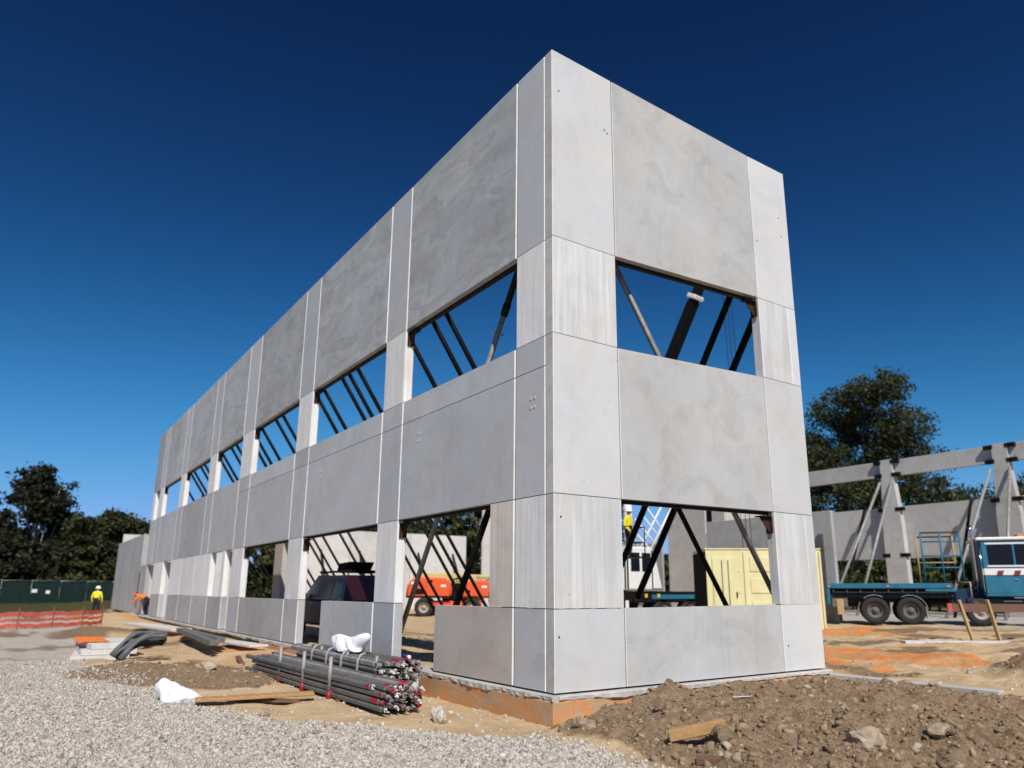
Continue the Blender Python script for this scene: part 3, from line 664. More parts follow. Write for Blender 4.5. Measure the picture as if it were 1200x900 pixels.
# ---------------------------------------------------------------- trees
def tree(name, label, loc, H, crown, mat, bark, nl, ls, tr=.3, group=None, lean=0, cl=1.0):
    o = thing(name, label, 'tree', loc, 0, group)
    rs = np.random.default_rng(int(abs(loc[0] * 31 + loc[1] * 17 + H * 7)))
    m = MB(); top = Vector((lean, 0, H * .72))
    pts = [Vector((lean * k * k + rs.normal(0, .12) * (k > 0), rs.normal(0, .12) * (k > 0), H * .72 * k)) for k in (0, .2, .4, .6, .8, 1)]
    m.tube(pts, [tr * (1 - .75 * k) for k in (0, .2, .4, .6, .8, 1)], bark, 8)
    m.build('trunk', o)
    m = MB()
    for (x, y, z, rx, rz) in crown:
        b = pts[min(5, max(1, int(z / H / .72 * 3)))]
        mid = (b + Vector((x, y, z))) / 2 + Vector((0, 0, -.06 * H))
        m.tube([b, mid, Vector((x, y, z))], [tr * .42, tr * .26, tr * .1], bark, 6)
    m.build('limb', o)
    C = np.array([(c_[0], c_[1], c_[2]) for c_ in crown]); Rr = np.array([(c_[3], c_[3], c_[4]) for c_ in crown])
    wts = Rr[:, 0] ** 2 * Rr[:, 2]; wts = wts / wts.sum()
    nc = max(20, nl // 45); ci = rs.choice(len(crown), nc, p=wts)
    d = rs.normal(0, 1, (nc, 3)); d /= np.linalg.norm(d, axis=1)[:, None]
    cc = C[ci] + d * Rr[ci] * (rs.uniform(.15, 1, nc) ** .45)[:, None]
    cr = rs.uniform(.45, 1.1, nc) * cl
    li = rs.integers(0, nc, nl)
    Pp = cc[li] + rs.normal(0, .5, (nl, 3)) * cr[li][:, None] * np.array([1, 1, .62])
    a = rs.normal(0, 1, (nl, 3)); a /= np.linalg.norm(a, axis=1)[:, None]; b = rs.normal(0, 1, (nl, 3)); b -= (a * b).sum(1)[:, None] * a; b /= np.linalg.norm(b, axis=1)[:, None]
    s_ = ls * rs.uniform(.6, 1.35, nl)[:, None]; a *= s_; b *= s_ * .55
    V = np.stack([Pp - a, Pp + b * .9, Pp + a, Pp - b * .9], 1).reshape(-1, 3)
    npmesh('crown', V, np.arange(nl * 4).reshape(-1, 4), [mat], False, o); return o
def blob(rs, n, H, r, z0, z1, taper=.5, flat=.7):
    out = []
    for k in range(n):
        f = rs.uniform(0, 1); z = H * (z0 + (z1 - z0) * f); rr = r * (1 - taper * f); a = rs.uniform(0, 6.28); q = rr * math.sqrt(rs.uniform(0, 1))
        s_ = r * rs.uniform(.3, .5); out.append((q * math.cos(a), q * math.sin(a), z, s_, s_ * flat))
    return out
def rs_(k): return np.random.default_rng(k)
G1 = 'trees beyond the green fence'
LT = [  # x, y, height, spread, label
    (-93, -4.3, 15.6, 4.4, 'tallest dark tree with a pointed crown behind the green fence'),
    (-95, -15, 11.5, 5.5, 'dark broad tree at the left edge of the picture'),
    (-99, -9.5, 12.0, 4.5, 'dark tree filling the gap left of the tallest one'),
    (-88, .6, 9.3, 4.0, 'olive tree right of the tallest tree, above the hi-vis worker'),
    (-89, 4.1, 9.6, 3.8, 'rounded olive tree nearest the low concrete wing'),
    (-92, 9.5, 8.6, 4.0, 'dark tree just showing over the low concrete wing'),
    (-102, -.5, 10.0, 5, 'dark tree far back behind the olive trees'),
    (-90, -6.5, 6.8, 3.6, 'low dark tree in front of the tallest one'),
    (-89, -1.6, 6.5, 3.6, 'low dark tree under the olive trees'),
    (-93, 2.6, 6.0, 3.4, 'low dark bush-like tree beside the low concrete wing')]
for k, (x, y, H, r, lab) in enumerate(LT):
    tree('gum_tree', lab, (x, y, -.1), H, [(0, 0, H * .93, r * .3, H * .08)] + blob(rs_(k + 3), 20, H, r, .12, .90, .62), 'leaf_dark' if k not in (3, 4) else 'leaf_olive', 'bark_pale' if k in (0, 4) else 'bark', 17000, .27, .32, G1)
bg_ = rs_(40)
big = [(-5.2, 0, 13.0, 2.5, 1.9), (-3.2, 1, 16.3, 2.5, 1.4), (-4.6, -2, 9.5, 2.6, 2.0), (-.3, 0, 17.0, 2.2, 1.3), (2.2, -1, 16.9, 2.3, 1.3), (3.3, 0, 13.8, 2.2, 1.6), (-1, 2, 14.4, 2.8, 1.9), (1.6, 1, 11.8, 2.6, 1.8), (4.2, 1, 11.4, 1.6, 1.1), (-2.5, -1, 11, 3, 2.0), (0.5, -2, 8.6, 2.8, 1.8), (-4, 1, 6.5, 2.4, 1.8), (3.6, 0, 8.8, 2.4, 1.6), (-6.0, 1, 6.8, 2.0, 1.6), (6.5, 2, 7.6, 2.2, 1.3), (-.5, -1, 5.8, 2.6, 1.6), (3, 1, 6, 2.2, 1.4)]
tree('spreading_tree', 'large spreading fig-like tree behind the frame wing on the right', (-23.9, 49.5, 0), 18.5, big, 'leaf_mid', 'bark', 70000, .135, .5, None, .5, .9)
G2 = 'trees behind the frame wing'
for k, (x, y, H, r, lab) in enumerate([(-12, 56, 10.5, 4.4, 'rounded tree behind the frame wing beam, right of the large tree'), (-1, 58, 10.6, 4.0, 'bushy tree at the far right behind the frame wing'), (6, 57, 10.0, 4.0, 'green tree beyond the right edge behind the frame wing'), (-17, 58, 9.5, 4, 'low tree behind the foot of the large spreading tree')]):
    tree('bushy_tree', lab, (x, y, 0), H, blob(rs_(k + 60), 14, H, r, .3, .88, .5), 'leaf_mid', 'bark', 14000, .19, .3, G2)
G3 = 'trees behind the yard walls'
for k, (x, y, H, r) in enumerate([(-60, 17, 10, 4.5), (-62, 25, 11.5, 4.5), (-58, 33, 11, 4.5), (-64, 10, 9, 4.5), (-56, 42, 12, 5), (-52, 37, 9.5, 4), (-49, 41, 9, 3.6)]):
    tree('yard_tree', f'green tree behind the white yard wall, {ORD[k]} of that row', (x, y, 0), H * 1.25, blob(rs_(k + 80), 20, H * 1.25, r * 1.1, .15, .9, .4), 'leaf_mid', 'bark', 11000, .3, .3, G3)
G4 = 'bushes below the frame wing'
for k, (x, y) in enumerate([(-20, 40), (-15.5, 41), (-11, 40.5), (-6.5, 41), (-2, 40), (-25, 41)]):
    tree('bush', f'dark green bush under the frame wing, {ORD[k]} listed of its hedge row' if 0 else f'dark green bush below the raised wing panels, {["behind the trailer rear", "behind the trailer wheels", "behind the pipe rack", "behind the cab", "right of the cab", "left of the trailer"][k]}', (x, y, 0), 3.0, blob(rs_(k + 90), 14, 3.9, 2.7, .06, .88, .1), 'leaf_bush', 'bark', 6000, .2, .1, G4, 0, .8)

# far-off belt of wood that closes the horizon
def belt(n, r0, r1, a0, a1, h, label):
    q = np.random.default_rng(77); a = np.radians(q.uniform(a0, a1, n)); r = q.uniform(r0, r1, n)
    x = cx + r * np.cos(a); y = cy + r * np.sin(a)
    hh = h * (.45 + .9 * fbm(np.degrees(a) * .35, r * .02, 4, 71)); z = hh * q.uniform(0, 1, n) ** .8
    P_ = np.stack([x, y, z], -1); u = q.normal(0, 1, (n, 3)); u /= np.linalg.norm(u, axis=1)[:, None]; w = q.normal(0, 1, (n, 3)); w -= (u * w).sum(1)[:, None] * u; w /= np.linalg.norm(w, axis=1)[:, None]
    s_ = q.uniform(.5, 1.1, n)[:, None]; u *= s_; w *= s_ * .6
    V = np.stack([P_ - u, P_ + w, P_ + u, P_ - w], 1).reshape(-1, 3)
    tag(npmesh('far_wood', V, np.arange(n * 4).reshape(-1, 4), ['leaf_mid']), label, 'wood', kind='stuff')
belt(60000, 125, 150, 60, 200, 7.0, 'distant belt of dark woodland closing the horizon')
# ---------------------------------------------------------------- green mesh fence and red barrier, far left
fn = thing('mesh_fence', 'dark green shade cloth fence in front of the left trees', 'fence', (-76, -2, 0))
fa, fb = Vector((-71, -16, 0)), Vector((-84, 12, 0))
nsp = 12
for k in range(nsp + 1):
    p = fa.lerp(fb, k / nsp) - Vector((-76, -2, 0))
    MB().tube([p + Vector((0, 0, -.2)), p + Vector((0, 0, 2.15))], .04, 'galv', 8).build('post', fn)
    if k < nsp:
        q = fa.lerp(fb, (k + 1) / nsp) - Vector((-76, -2, 0)); m = MB(); n = 8; vs = []; Fs = []
        for i in range(n + 1):
            for j in range(5):
                d = p.lerp(q, i / n); vs.append(d + Vector((.05 + .06 * math.sin(i * 2.1 + j + k), 0, .05 + 1.98 * j / 4 - .05 * math.sin(i / n * 3.14) * (j == 4))))
        Fs = [(i * 5 + j, (i + 1) * 5 + j, (i + 1) * 5 + j + 1, i * 5 + j + 1) for i in range(n) for j in range(4)]
        m.poly(vs, Fs, 'green_cloth', True); m.build('shade_cloth', fn)
        MB().tube([p + Vector((0, 0, 2.1)), q + Vector((0, 0, 2.1))], .025, 'galv', 6).build('rail', fn)
for k, (y, w) in enumerate(((-1.3, .42), (-.2, .34))):
    tag(MB().box(-75.3, -75.27, y - 3.0 , y - 3.0 + w, 1.0 - .1 * k, 1.3 - .1 * k, 'white_paint', .01).build('fence_sign'), f'small white sign on the green fence, {["left", "right"][k]} of two', 'sign', 'signs on the green fence')

br = thing('safety_barrier', 'faded red plastic mesh barrier on stakes across the far left', 'barrier', (-32, -5, -.3))
bp = [(-30.4, -9.5), (-31.0, -7.2), (-31.3, -5.6), (-31.9, -4.3), (-32.6, -3.1), (-33.8, -2.2)]
for k, (x, y) in enumerate(bp):
    x, y = x + 32, y + 5
    MB().beam((x, y, -.2), (x + .03, y, .85), .05, .05, 'timber_dark').build('stake', br)
    if k < len(bp) - 1:
        x2, y2 = bp[k + 1][0] + 32, bp[k + 1][1] + 5
        for (za, zb, th_) in ((.52, .70, 0), (.30, .40, 0), (.03, .20, 0)):
            m = MB(); n = 10; vs = []
            for i in range(n + 1):
                f = i / n; sag = -.06 * math.sin(f * 3.14) + .02 * math.sin(i * 1.7 + k)
                for z in (za, (za + zb) / 2, zb): vs.append((x + (x2 - x) * f + .04 + .03 * math.sin(i + z * 7), y + (y2 - y) * f, z + sag))
            m.poly(vs, [(i * 3 + j, (i + 1) * 3 + j, (i + 1) * 3 + j + 1, i * 3 + j + 1) for i in range(n) for j in range(2)], 'barrier_red', True); m.build('mesh_band', br)
        for j in range(5):
            f = (j + .5) / 5; a = (x + (x2 - x) * f + .05, y + (y2 - y) * f)
            MB().beam((*a, .2), (*a, .62), .03, .01, 'barrier_red').build('mesh_strand', br)

# ---------------------------------------------------------------- people
def person(name, label, loc, rz, J, mats, helmet, hair=None):
    """J: joints; one skinned body with clothes by zone, helmet as child"""
    o = thing(name, label, 'person', loc, rz)
    names = list(J.keys()); V = [Vector(J[k][0]) for k in names]; rad = [J[k][1] for k in names]
    E = [(names.index(a), names.index(b)) for a, b in (('pelvis', 'belly'), ('belly', 'chest'), ('chest', 'neck'), ('neck', 'head'), ('head', 'crown'),
        ('chest', 'sh_l'), ('sh_l', 'el_l'), ('el_l', 'wr_l'), ('wr_l', 'ha_l'), ('chest', 'sh_r'), ('sh_r', 'el_r'), ('el_r', 'wr_r'), ('wr_r', 'ha_r'),
        ('pelvis', 'hip_l'), ('hip_l', 'kn_l'), ('kn_l', 'an_l'), ('an_l', 'to_l'), ('pelvis', 'hip_r'), ('hip_r', 'kn_r'), ('kn_r', 'an_r'), ('an_r', 'to_r'))]
    me = bpy.data.meshes.new(name + '_cage'); me.from_pydata(V, E, []); ob = bpy.data.objects.new(name + '_cage', me); COL.objects.link(ob)
    sk = ob.modifiers.new('s', 'SKIN'); ob.modifiers.new('u', 'SUBSURF').levels = 2
    for i, r_ in enumerate(rad): me.skin_vertices[0].data[i].radius = (r_, r_) if not isinstance(r_, tuple) else r_
    me.skin_vertices[0].data[0].use_root = True
    dg = bpy.context.evaluated_depsgraph_get(); ev = ob.evaluated_get(dg); nm = bpy.data.meshes.new_from_object(ev)
    bpy.data.objects.remove(ob); nm.materials.clear()
    for k in mats: nm.materials.append(MATS[k])           # shirt, trousers, skin, boots
    def seg(p, a, b):
        ab = b - a; t_ = max(0, min(1, (p - a).dot(ab) / max(1e-9, ab.length_squared))); return (p - a - ab * t_).length
    zone = {('pelvis', 'belly'): 1, ('chest', 'neck'): 0, ('neck', 'head'): 2, ('head', 'crown'): 2, ('wr_l', 'ha_l'): 2, ('wr_r', 'ha_r'): 2, ('an_l', 'to_l'): 3, ('an_r', 'to_r'): 3,
            ('pelvis', 'hip_l'): 1, ('pelvis', 'hip_r'): 1, ('hip_l', 'kn_l'): 1, ('hip_r', 'kn_r'): 1, ('kn_l', 'an_l'): 1, ('kn_r', 'an_r'): 1}
    segs = [(V[a], V[b], zone.get((names[a], names[b]), 0)) for a, b in E]
    for p in nm.polygons:
        p.use_smooth = True; c_ = p.center; p.material_index = min(segs, key=lambda s_: seg(c_, s_[0], s_[1]))[2]
    bo = bpy.data.objects.new('body', nm); COL.objects.link(bo); bo.parent = o
    h = Vector(J['crown'][0]); d = (h - Vector(J['neck'][0])).normalized()
    m = MB(); m.lathe([(-.055, .165), (-.05, .17), (-.035, .135), (.02, .128), (.07, .10), (.10, .05), (.108, .001)], h - d * .04, d, helmet, 16); m.build('helmet', o)
    m = MB(); f = d.cross(Vector((1, 0, 0))).normalized() * -1
    hc = Vector(J['head'][0])
    m.ball(hc + Vector((0, .105, -.01)), .02, 'skin', 8, 5); m.build('nose', o)
    return o
def standing(bend=0, arms=0):
    return {'pelvis': ((0, 0, .95), (.17, .12)), 'belly': ((0, .0, 1.10), (.16, .115)), 'chest': ((0, 0, 1.34), (.19, .13)), 'neck': ((0, .01, 1.50), .06), 'head': ((0, .03, 1.62), (.085, .1)), 'crown': ((0, .02, 1.74), (.075, .085)),
        'sh_l': ((-.20, 0, 1.42), .065), 'el_l': ((-.28, -.03, 1.14), .052), 'wr_l': ((-.27, .06 + arms, .92), .036), 'ha_l': ((-.26, .09 + arms, .82), .042),
        'sh_r': ((.20, 0, 1.42), .065), 'el_r': ((.29, -.02, 1.14), .052), 'wr_r': ((.28, .08 + arms, .92), .036), 'ha_r': ((.27, .11 + arms, .82), .042),
        'hip_l': ((-.10, 0, .88), .105), 'kn_l': ((-.12, .03, .48), .072), 'an_l': ((-.12, -.02, .09), .05), 'to_l': ((-.14, .15, .045), .045),
        'hip_r': ((.10, 0, .88), .105), 'kn_r': ((.12, .05, .48), .072), 'an_r': ((.13, 0, .09), .05), 'to_r': ((.15, .17, .045), .045)}
person('person', 'worker in a yellow hi-vis shirt, dark trousers and white helmet by the red barrier', (-42.9, -1.75, -.28), R(60), standing(), ['hivis_yellow', 'cloth_navy', 'skin', 'black_matt'], 'helmet_white')
bentJ = {'pelvis': ((0, -.1, .86), (.17, .13)), 'belly': ((0, .08, .98), (.16, .12)), 'chest': ((0, .32, 1.10), (.19, .14)), 'neck': ((0, .47, 1.14), .06), 'head': ((0, .58, 1.12), (.085, .1)), 'crown': ((0, .69, 1.13), (.075, .085)),
    'sh_l': ((-.20, .38, 1.12), .065), 'el_l': ((-.27, .48, .86), .052), 'wr_l': ((-.22, .62, .68), .036), 'ha_l': ((-.20, .68, .60), .042), 'sh_r': ((.20, .38, 1.12), .065), 'el_r': ((.27, .46, .86), .052), 'wr_r': ((.22, .6, .68), .036), 'ha_r': ((.2, .66, .6), .042),
    'hip_l': ((-.10, -.1, .82), .105), 'kn_l': ((-.13, .06, .47), .072), 'an_l': ((-.13, -.1, .09), .05), 'to_l': ((-.15, .08, .045), .045), 'hip_r': ((.10, -.1, .82), .105), 'kn_r': ((.13, .1, .47), .072), 'an_r': ((.13, -.04, .09), .05), 'to_r': ((.15, .14, .045), .045)}
person('person', 'worker in an orange hi-vis top bending forward in the far doorway of the long facade', (-37.35, .15, -.1), R(140), bentJ, ['hivis_orange', 'cloth_navy', 'skin', 'black_matt'], 'hivis_orange')

# worker up in a lift basket, just behind the corner pier
bk = thing('lift_basket', 'steel lift basket on a raised arm behind the corner pier', 'lift', (-11.91, 12.29, -0.47))
MB().box(-.5, .5, -.9, .35, 2.95, 3.0, 'steel_black').build('floor', bk)
for (x, y) in ((-.48, -.88), (.48, -.88), (-.48, .33), (.48, .33)): MB().tube([(x, y, 3.0), (x, y, 4.05)], .022, 'steel_black', 8).build('post', bk)
for z in (3.5, 4.05):
    MB().tube([(-.48, -.88, z), (.48, -.88, z), (.48, .33, z), (-.48, .33, z), (-.48, -.88, z)], .02, 'steel_black', 8).build('rail', bk)
MB().beam((0, -.8, 2.9), (-.3, -3.0, .3), .2, .2, 'orange_paint').build('arm', bk); MB().box(-1.1, .5, -4.2, -2.4, -.1, .75, 'orange_paint', .08, 2).build('base', bk)
pp = person('person', 'worker with white helmet and yellow hi-vis sleeve in the lift basket', (-11.91, 12.29, 2.53), R(-70), standing(0, .12), ['hivis_yellow', 'cloth_navy', 'skin', 'black_matt'], 'helmet_white')

# ---------------------------------------------------------------- vehicles
def wheel(parent, c, ax, r=.5, w=.3, rim='dusty_rim', name='wheel', n=28):
    ax = Vector(ax); m = MB()
    m.lathe([(-w / 2, r * .55), (-w / 2, r * .90), (-w * .36, r), (w * .36, r), (w / 2, r * .90), (w / 2, r * .55), (w * .40, r * .56)], c, ax, 'rubber', n)
    for k in range(n):      # tread lugs
        pass
    o = m.build(name, parent)
    m = MB(); m.lathe([(w * .44, r * .57), (w * .46, r * .50), (w * .18, r * .46), (w * .10, r * .30), (w * .22, r * .26), (w * .24, r * .16), (w * .40, r * .14), (w * .40, .001)], c, ax, rim, 20)
    m.build('rim', o); return o
# blue semi-trailer truck
tk = thing('blue_truck', 'turquoise truck with flat trailer and white roofed cab parked on the right', 'truck', (-8.85, 19.6, .14), R(33)); tk.scale = (.95, .95, .95)
ny = (0, -1, 0)
MB().box(0, 4.5, 0, 2.4, 1.36, 1.56, 'teal_paint', .02).build('bed', tk)
MB().box(.0, .12, 0, 2.4, .75, 1.36, 'teal_paint', .01).build('tail_frame', tk)
MB().box(3.55, 4.62, .02, 2.38, 1.24, 1.355, 'teal_paint', .02).build('neck', tk)
for y in (.75, 1.5): MB().box(.3, 6.6, y, y + .14, .82, 1.355, 'teal_dark', .01).build('chassis_rail', tk)
MB().box(.2, 4.4, .1, .2, 1.0, 1.355, 'black_matt').build('side_rail', tk)
for a in (1.72, 2.98): 
    for y, axx in ((.17, ny), (2.2, (0, 1, 0))): wheel(tk, (a, y, .52), axx, .52, .34, 'rim_dark')
    MB().tube([(a, .2, .52), (a, 2.2, .52)], .07, 'black_matt', 8).build('axle', tk)
def fender(a, y0, y1, r, m_, name, t0=20, t1=160):
    m = MB(); vs = []; n = 12
    for i in range(n + 1):
        th = R(t0 + (t1 - t0) * i / n)
        for rr in (r, r + .02):
            for y in (y0, y1): vs.append((a + rr * math.cos(th), y, .52 + rr * math.sin(th)))
    Fq = []
    for i in range(n):
        b = i * 4; c_ = b + 4
        Fq += [(b, b + 1, c_ + 1, c_), (b + 2, c_ + 2, c_ + 3, b + 3), (b, c_, c_ + 2, b + 2), (b + 1, b + 3, c_ + 3, c_ + 1)]
    m.poly(vs, Fq, m_, True); m.build(name, tk)
fender(2.98, -.02, .34, .58, 'galv', 'mudguard', 5, 120); fender(1.72, -.02, .34, .58, 'galv', 'mudguard', 60, 130)
MB().box(3.5, 3.54, 0, .36, .25, .75, 'galv').build('mud_flap', tk)
MB().box(.35, .6, .1, .5, .35, .95, 'timber_pale').build('packing_block', tk)
def rod(name, p, q, r, m_): MB().tube([p, q], r, m_, 8).build(name, tk)
for a in (3.62, 4.28, 4.95): rod('rack_post', (a, .25, 1.56), (a, .25, 3.55), .035, 'teal_paint')
for z in (2.15, 2.6, 3.15): rod('rack_rail', (3.62, .25, z), (4.95, .25, z), .028, 'teal_paint')
for a in (3.62, 4.95): rod('rack_post', (a, 2.1, 1.56), (a, 2.1, 3.5), .035, 'timber_pale')
rod('rack_rail', (3.62, 2.1, 3.45), (4.95, 2.1, 3.45), .03, 'rust'); rod('rack_rail', (3.62, .25, 3.5), (4.95, .25, 3.5), .03, 'rust'); rod('rack_rail', (3.62, 2.1, 2.4), (4.95, 2.1, 2.4), .03, 'timber_pale')
MB().box(4.7, 7.6, .35, 2.05, .75, 1.0, 'teal_dark', .02).build('tractor_chassis', tk)
# cab
cb = MB(); prof = [(5.55, 1.05), (7.35, 1.05), (7.55, 1.3), (7.62, 2.05), (7.30, 3.15), (5.55, 3.15)]
cb.prism(prof, .1, 2.3, lambda u, v, t_: (u, t_, v), 'teal_paint', .05, 2); cab = cb.build('cab', tk)
MB().box(5.45, 7.42, .04, 2.36, 3.152, 3.27, 'white_paint', .05, 2).build('roof', cab)
MB().hexa([(5.80, .085, 2.22), (7.25, .085, 2.22), (7.25, .095, 2.22), (5.80, .095, 2.22), (5.80, .085, 3.0), (7.02, .085, 3.0), (7.02, .095, 3.0), (5.80, .095, 3.0)], 'glass_dark').build('side_window', cab)
MB().hexa([(7.625, .3, 2.12), (7.64, .3, 2.12), (7.64, 2.1, 2.12), (7.625, 2.1, 2.12), (7.35, .3, 3.05), (7.37, .3, 3.05), (7.37, 2.1, 3.05), (7.35, 2.1, 3.05)], 'glass_dark').build('windscreen', cab)
MB().box(5.56, 7.50, .078, .092, 1.86, 2.10, 'white_paint').build('stripe', cab)
for a in (6.0, 6.55): MB().hexa([(a, .066, 1.86), (a + .2, .066, 1.86), (a + .2, .076, 1.86), (a, .076, 1.86), (a + .06, .066, 2.02), (a + .26, .066, 2.02), (a + .26, .076, 2.02), (a + .06, .076, 2.02)], 'stripe_red').build('stripe_mark', cab)
MB().box(5.60, 5.615, .07, .09, 1.1, 3.1, 'black_matt').build('door_gap', cab); MB().box(6.55, 6.70, .06, .09, 1.68, 1.72, 'chrome').build('door_handle', cab)
wheel(tk, (7.35, .3, .5), ny, .5, .3); fender(7.35, .03, .4, .6, 'white_paint', 'wheel_arch', 0, 170)
for a in (4.9,): wheel(tk, (5.35, .25, .5), ny, .5, .3)
MB().tube([(5.42, .5, 1.2), (5.42, .5, 3.55), (5.36, .5, 3.75)], .07, 'chrome', 10).build('exhaust_stack', tk)
MB().box(7.0, 7.2, .9, 1.5, 3.272, 3.42, 'hivis_orange', .04, 2).build('beacon', tk)
for a in (7.45,): MB().box(7.5, 7.58, -.22, .02, 2.2, 2.75, 'black_matt', .02).build('mirror', cab)
MB().box(5.1, 5.5, .1, .55, .55, .95, 'rim_dark', .05, 2).build('fuel_tank', tk)
for k in range(9): MB().tube([(.25 + k * .5, -.012, 1.30), (.25 + k * .5, -.045, 1.24), (.25 + k * .5, -.012, 1.18)], .014, 'rim_dark', 6).build('rope_hook', tk)
MB().box(.3, 4.3, .05, .09, 1.19, 1.23, 'teal_dark').build('rope_rail', tk)
for a in (.06, 2.2, 4.3): MB().box(a, a + .09, -.02, .0, 1.42, 1.48, 'hivis_orange', .006).build('side_lamp', tk)
for y in (.15, .4, 2.0): MB().box(-.03, -.001, y, y + .16, 1.0, 1.14, 'stripe_red', .01).build('tail_lamp', tk)
MB().box(.15, .75, .12, .5, .62, 1.12, 'rim_dark', .03).build('tool_box', tk)
MB().lathe([(-.5, .001), (-.5, .16), (.5, .16), (.5, .001)], (3.95, .45, .9), (1, 0, 0), 'black_matt', 14).build('air_tank', tk)
for k in range(3): MB().tube([(4.55, .9 + .12 * k, 1.2), (4.9, .95 + .1 * k, .95 + .05 * k), (5.3, .9 + .12 * k, 1.35), (5.52, .9 + .12 * k, 1.75)], .022, ['stripe_red', 'black_matt', 'print_blue'][k], 6).build('air_hose', tk)
MB().tube([(5.55, .06, 1.25), (5.55, .02, 2.9)], .018, 'chrome', 6).build('grab_rail', cab)
for z in (.62, .88): MB().box(6.1, 6.7, .02, .3, z, z + .04, 'rim_dark', .008).build('step', cab)
MB().hexa([(6.62, .080, 2.16), (6.68, .080, 2.16), (6.68, .0845, 2.16), (6.62, .0845, 2.16), (6.62, .080, 3.04), (6.68, .080, 3.04), (6.68, .0845, 3.04), (6.62, .0845, 3.04)], 'teal_paint').build('window_pillar', cab)
for z0, z1, a0, a1 in ((2.16, 2.22, 5.74, 7.3), (3.0, 3.06, 5.74, 7.08)): MB().box(a0, a1, .079, .0955, z0, z1, 'white_paint').build('window_frame', cab)
MB().box(5.62, 6.6, .088, .094, 1.2, 1.78, 'teal_paint', .002).build('door_panel', cab)
MB().tube([(5.1, .12, 1.0), (5.1, .12, 1.6), (4.75, .3, 1.6)], .03, 'galv', 6).build('guard_tube', tk)

# pale yellow site shed
sh = thing('site_shed', 'pale yellow steel site shed on blocks seen through the end wall window', 'shed', (-10, 14.2, 0), R(-37)); sh.scale = (1, .74, 1)
MB().box(-2.4, 0, .0, 5.5, .02, 2.76, 'yellow_shed', .02).build('shell', sh)
MB().box(-2.38, -.02, -.02, -.001, .06, 2.70, 'black_matt').build('end_wall_shade', sh)  # black sheet over the yellow shell, painting this end's shade
MB().box(-2.42, .03, -.03, 5.53, 2.762, 2.82, 'yellow_shed', .015).build('roof_edge', sh)
for y in (.05, 1.85, 3.65, 5.45): MB().box(.001, .05, y - .05, y + .05, .06, 2.70, 'yellow_shed', .01).build('frame_post', sh)
for y0, y1 in ((.15, 1.75), (1.95, 3.55), (3.75, 5.35)):
    for z in (.45, 1.25, 2.0):
        MB().box(.001, .028, y0 + .15, y1 - .15, z, z + .52, 'yellow_shed', .012).build('pressed_panel', sh)
for y in (.75, 1.05): MB().tube([(.075, y, .1), (.075, y, 2.4)], .016, 'rim_dark', 6).build('lock_bar', sh)
MB().box(.03, .045, .3, 1.5, .08, 2.45, 'yellow_shed', .006).build('door', sh); MB().box(.05, .09, 1.38, 1.43, 1.1, 1.3, 'black_matt').build('door_handle', sh)
for y in (.3, 2.6, 5.1): MB().box(-.5, .0, y, y + .3, -.15, .018, 'conc_wing').build('block', sh)

# white mobile crane
cr = thing('mobile_crane', 'white mobile crane with a raised black boom inside the yard', 'crane', (-15.4, 11.2, 0))
MB().box(-1.25, 1.25, -2.0, 8.5, .85, 1.30, 'black_matt', .03).build('carrier', cr)
MB().box(1.251, 1.29, 4.3, 8.5, 1.0, 1.17, 'teal_paint').build('carrier_stripe', cr)
for y in (-.9, .6, 5.0, 6.6): 
    for x, a in ((1.05, (1, 0, 0)), (-1.05, (-1, 0, 0))): wheel(cr, (x, y, .48), a, .55, .4)
MB().box(-1.1, 1.1, -1.6, 3.15, 1.34, 2.6, 'white_paint', .05, 2).build('engine_housing', cr)
MB().box(-.2, 1.15, 3.17, 4.55, 1.36, 3.1, 'white_paint', .06, 2).build('operator_cab', cr)
for y0, y1 in ((3.3, 3.78), (3.92, 4.4)): MB().box(1.152, 1.165, y0, y1, 2.1, 2.85, 'glass_dark').build('cab_window', cr)
MB().box(-.1, 1.05, 4.552, 4.565, 2.0, 2.9, 'glass_dark').build('front_window', cr)
MB().hexa([(.2, 4.6, 1.4), (1.1, 4.6, 1.4), (1.1, 5.1, 1.4), (.2, 5.1, 1.4), (.2, 4.6, 2.75), (1.1, 4.6, 2.75), (1.1, 4.75, 2.75), (.2, 4.75, 2.75)], 'white_paint', .03).build('ladder_guard', cr)
for k in range(3): MB().box(1.3, 1.34, 2.2 + k * .3, 2.36 + k * .3, .55, .95, 'white_paint').build('hazard_bar', cr)
for k in range(4): MB().tube([(.9, 4.7 + k * .28, 3.0 + k * .25), (.2, 4.2 + k * .28, 4.0 + k * .35)], .035, 'white_paint', 6).build('jib_lattice', cr)
MB().tube([(.9, 4.6, 2.9), (.9, 6.4, 5.4)], .05, 'white_paint', 8).build('jib_chord', cr); MB().tube([(.2, 4.6, 2.9), (.2, 6.4, 5.4)], .05, 'white_paint', 8).build('jib_chord', cr)
for y in (2.95, 3.1, 4.45): MB().box(1.153, 1.19, y, y + .035, 1.4, 2.95, 'black_matt').build('seam', cr)
MB().box(1.1, 1.14, 3.3, 3.9, 1.5, 1.95, 'hazard_yellow').build('load_plate', cr)
MB().box(.2, 1.28, 3.2, 4.6, 1.305, 1.335, 'rim_dark').build('deck', cr)
for y in (2.6, 3.9, 4.6): MB().box(1.26, 1.32, y, y + .12, 1.05, 1.2, 'hazard_yellow', .01).build('side_lamp', cr)
MB().tube([(.6, 3.6, 3.1), (.7, 3.9, 3.5), (.6, 4.3, 3.15)], .035, 'white_paint', 8).build('grab_rail', cr)
MB().tube([(.9, 3.45, 3.1), (.9, 3.45, 5.2)], .17, 'white_paint', 12).build('mast', cr)
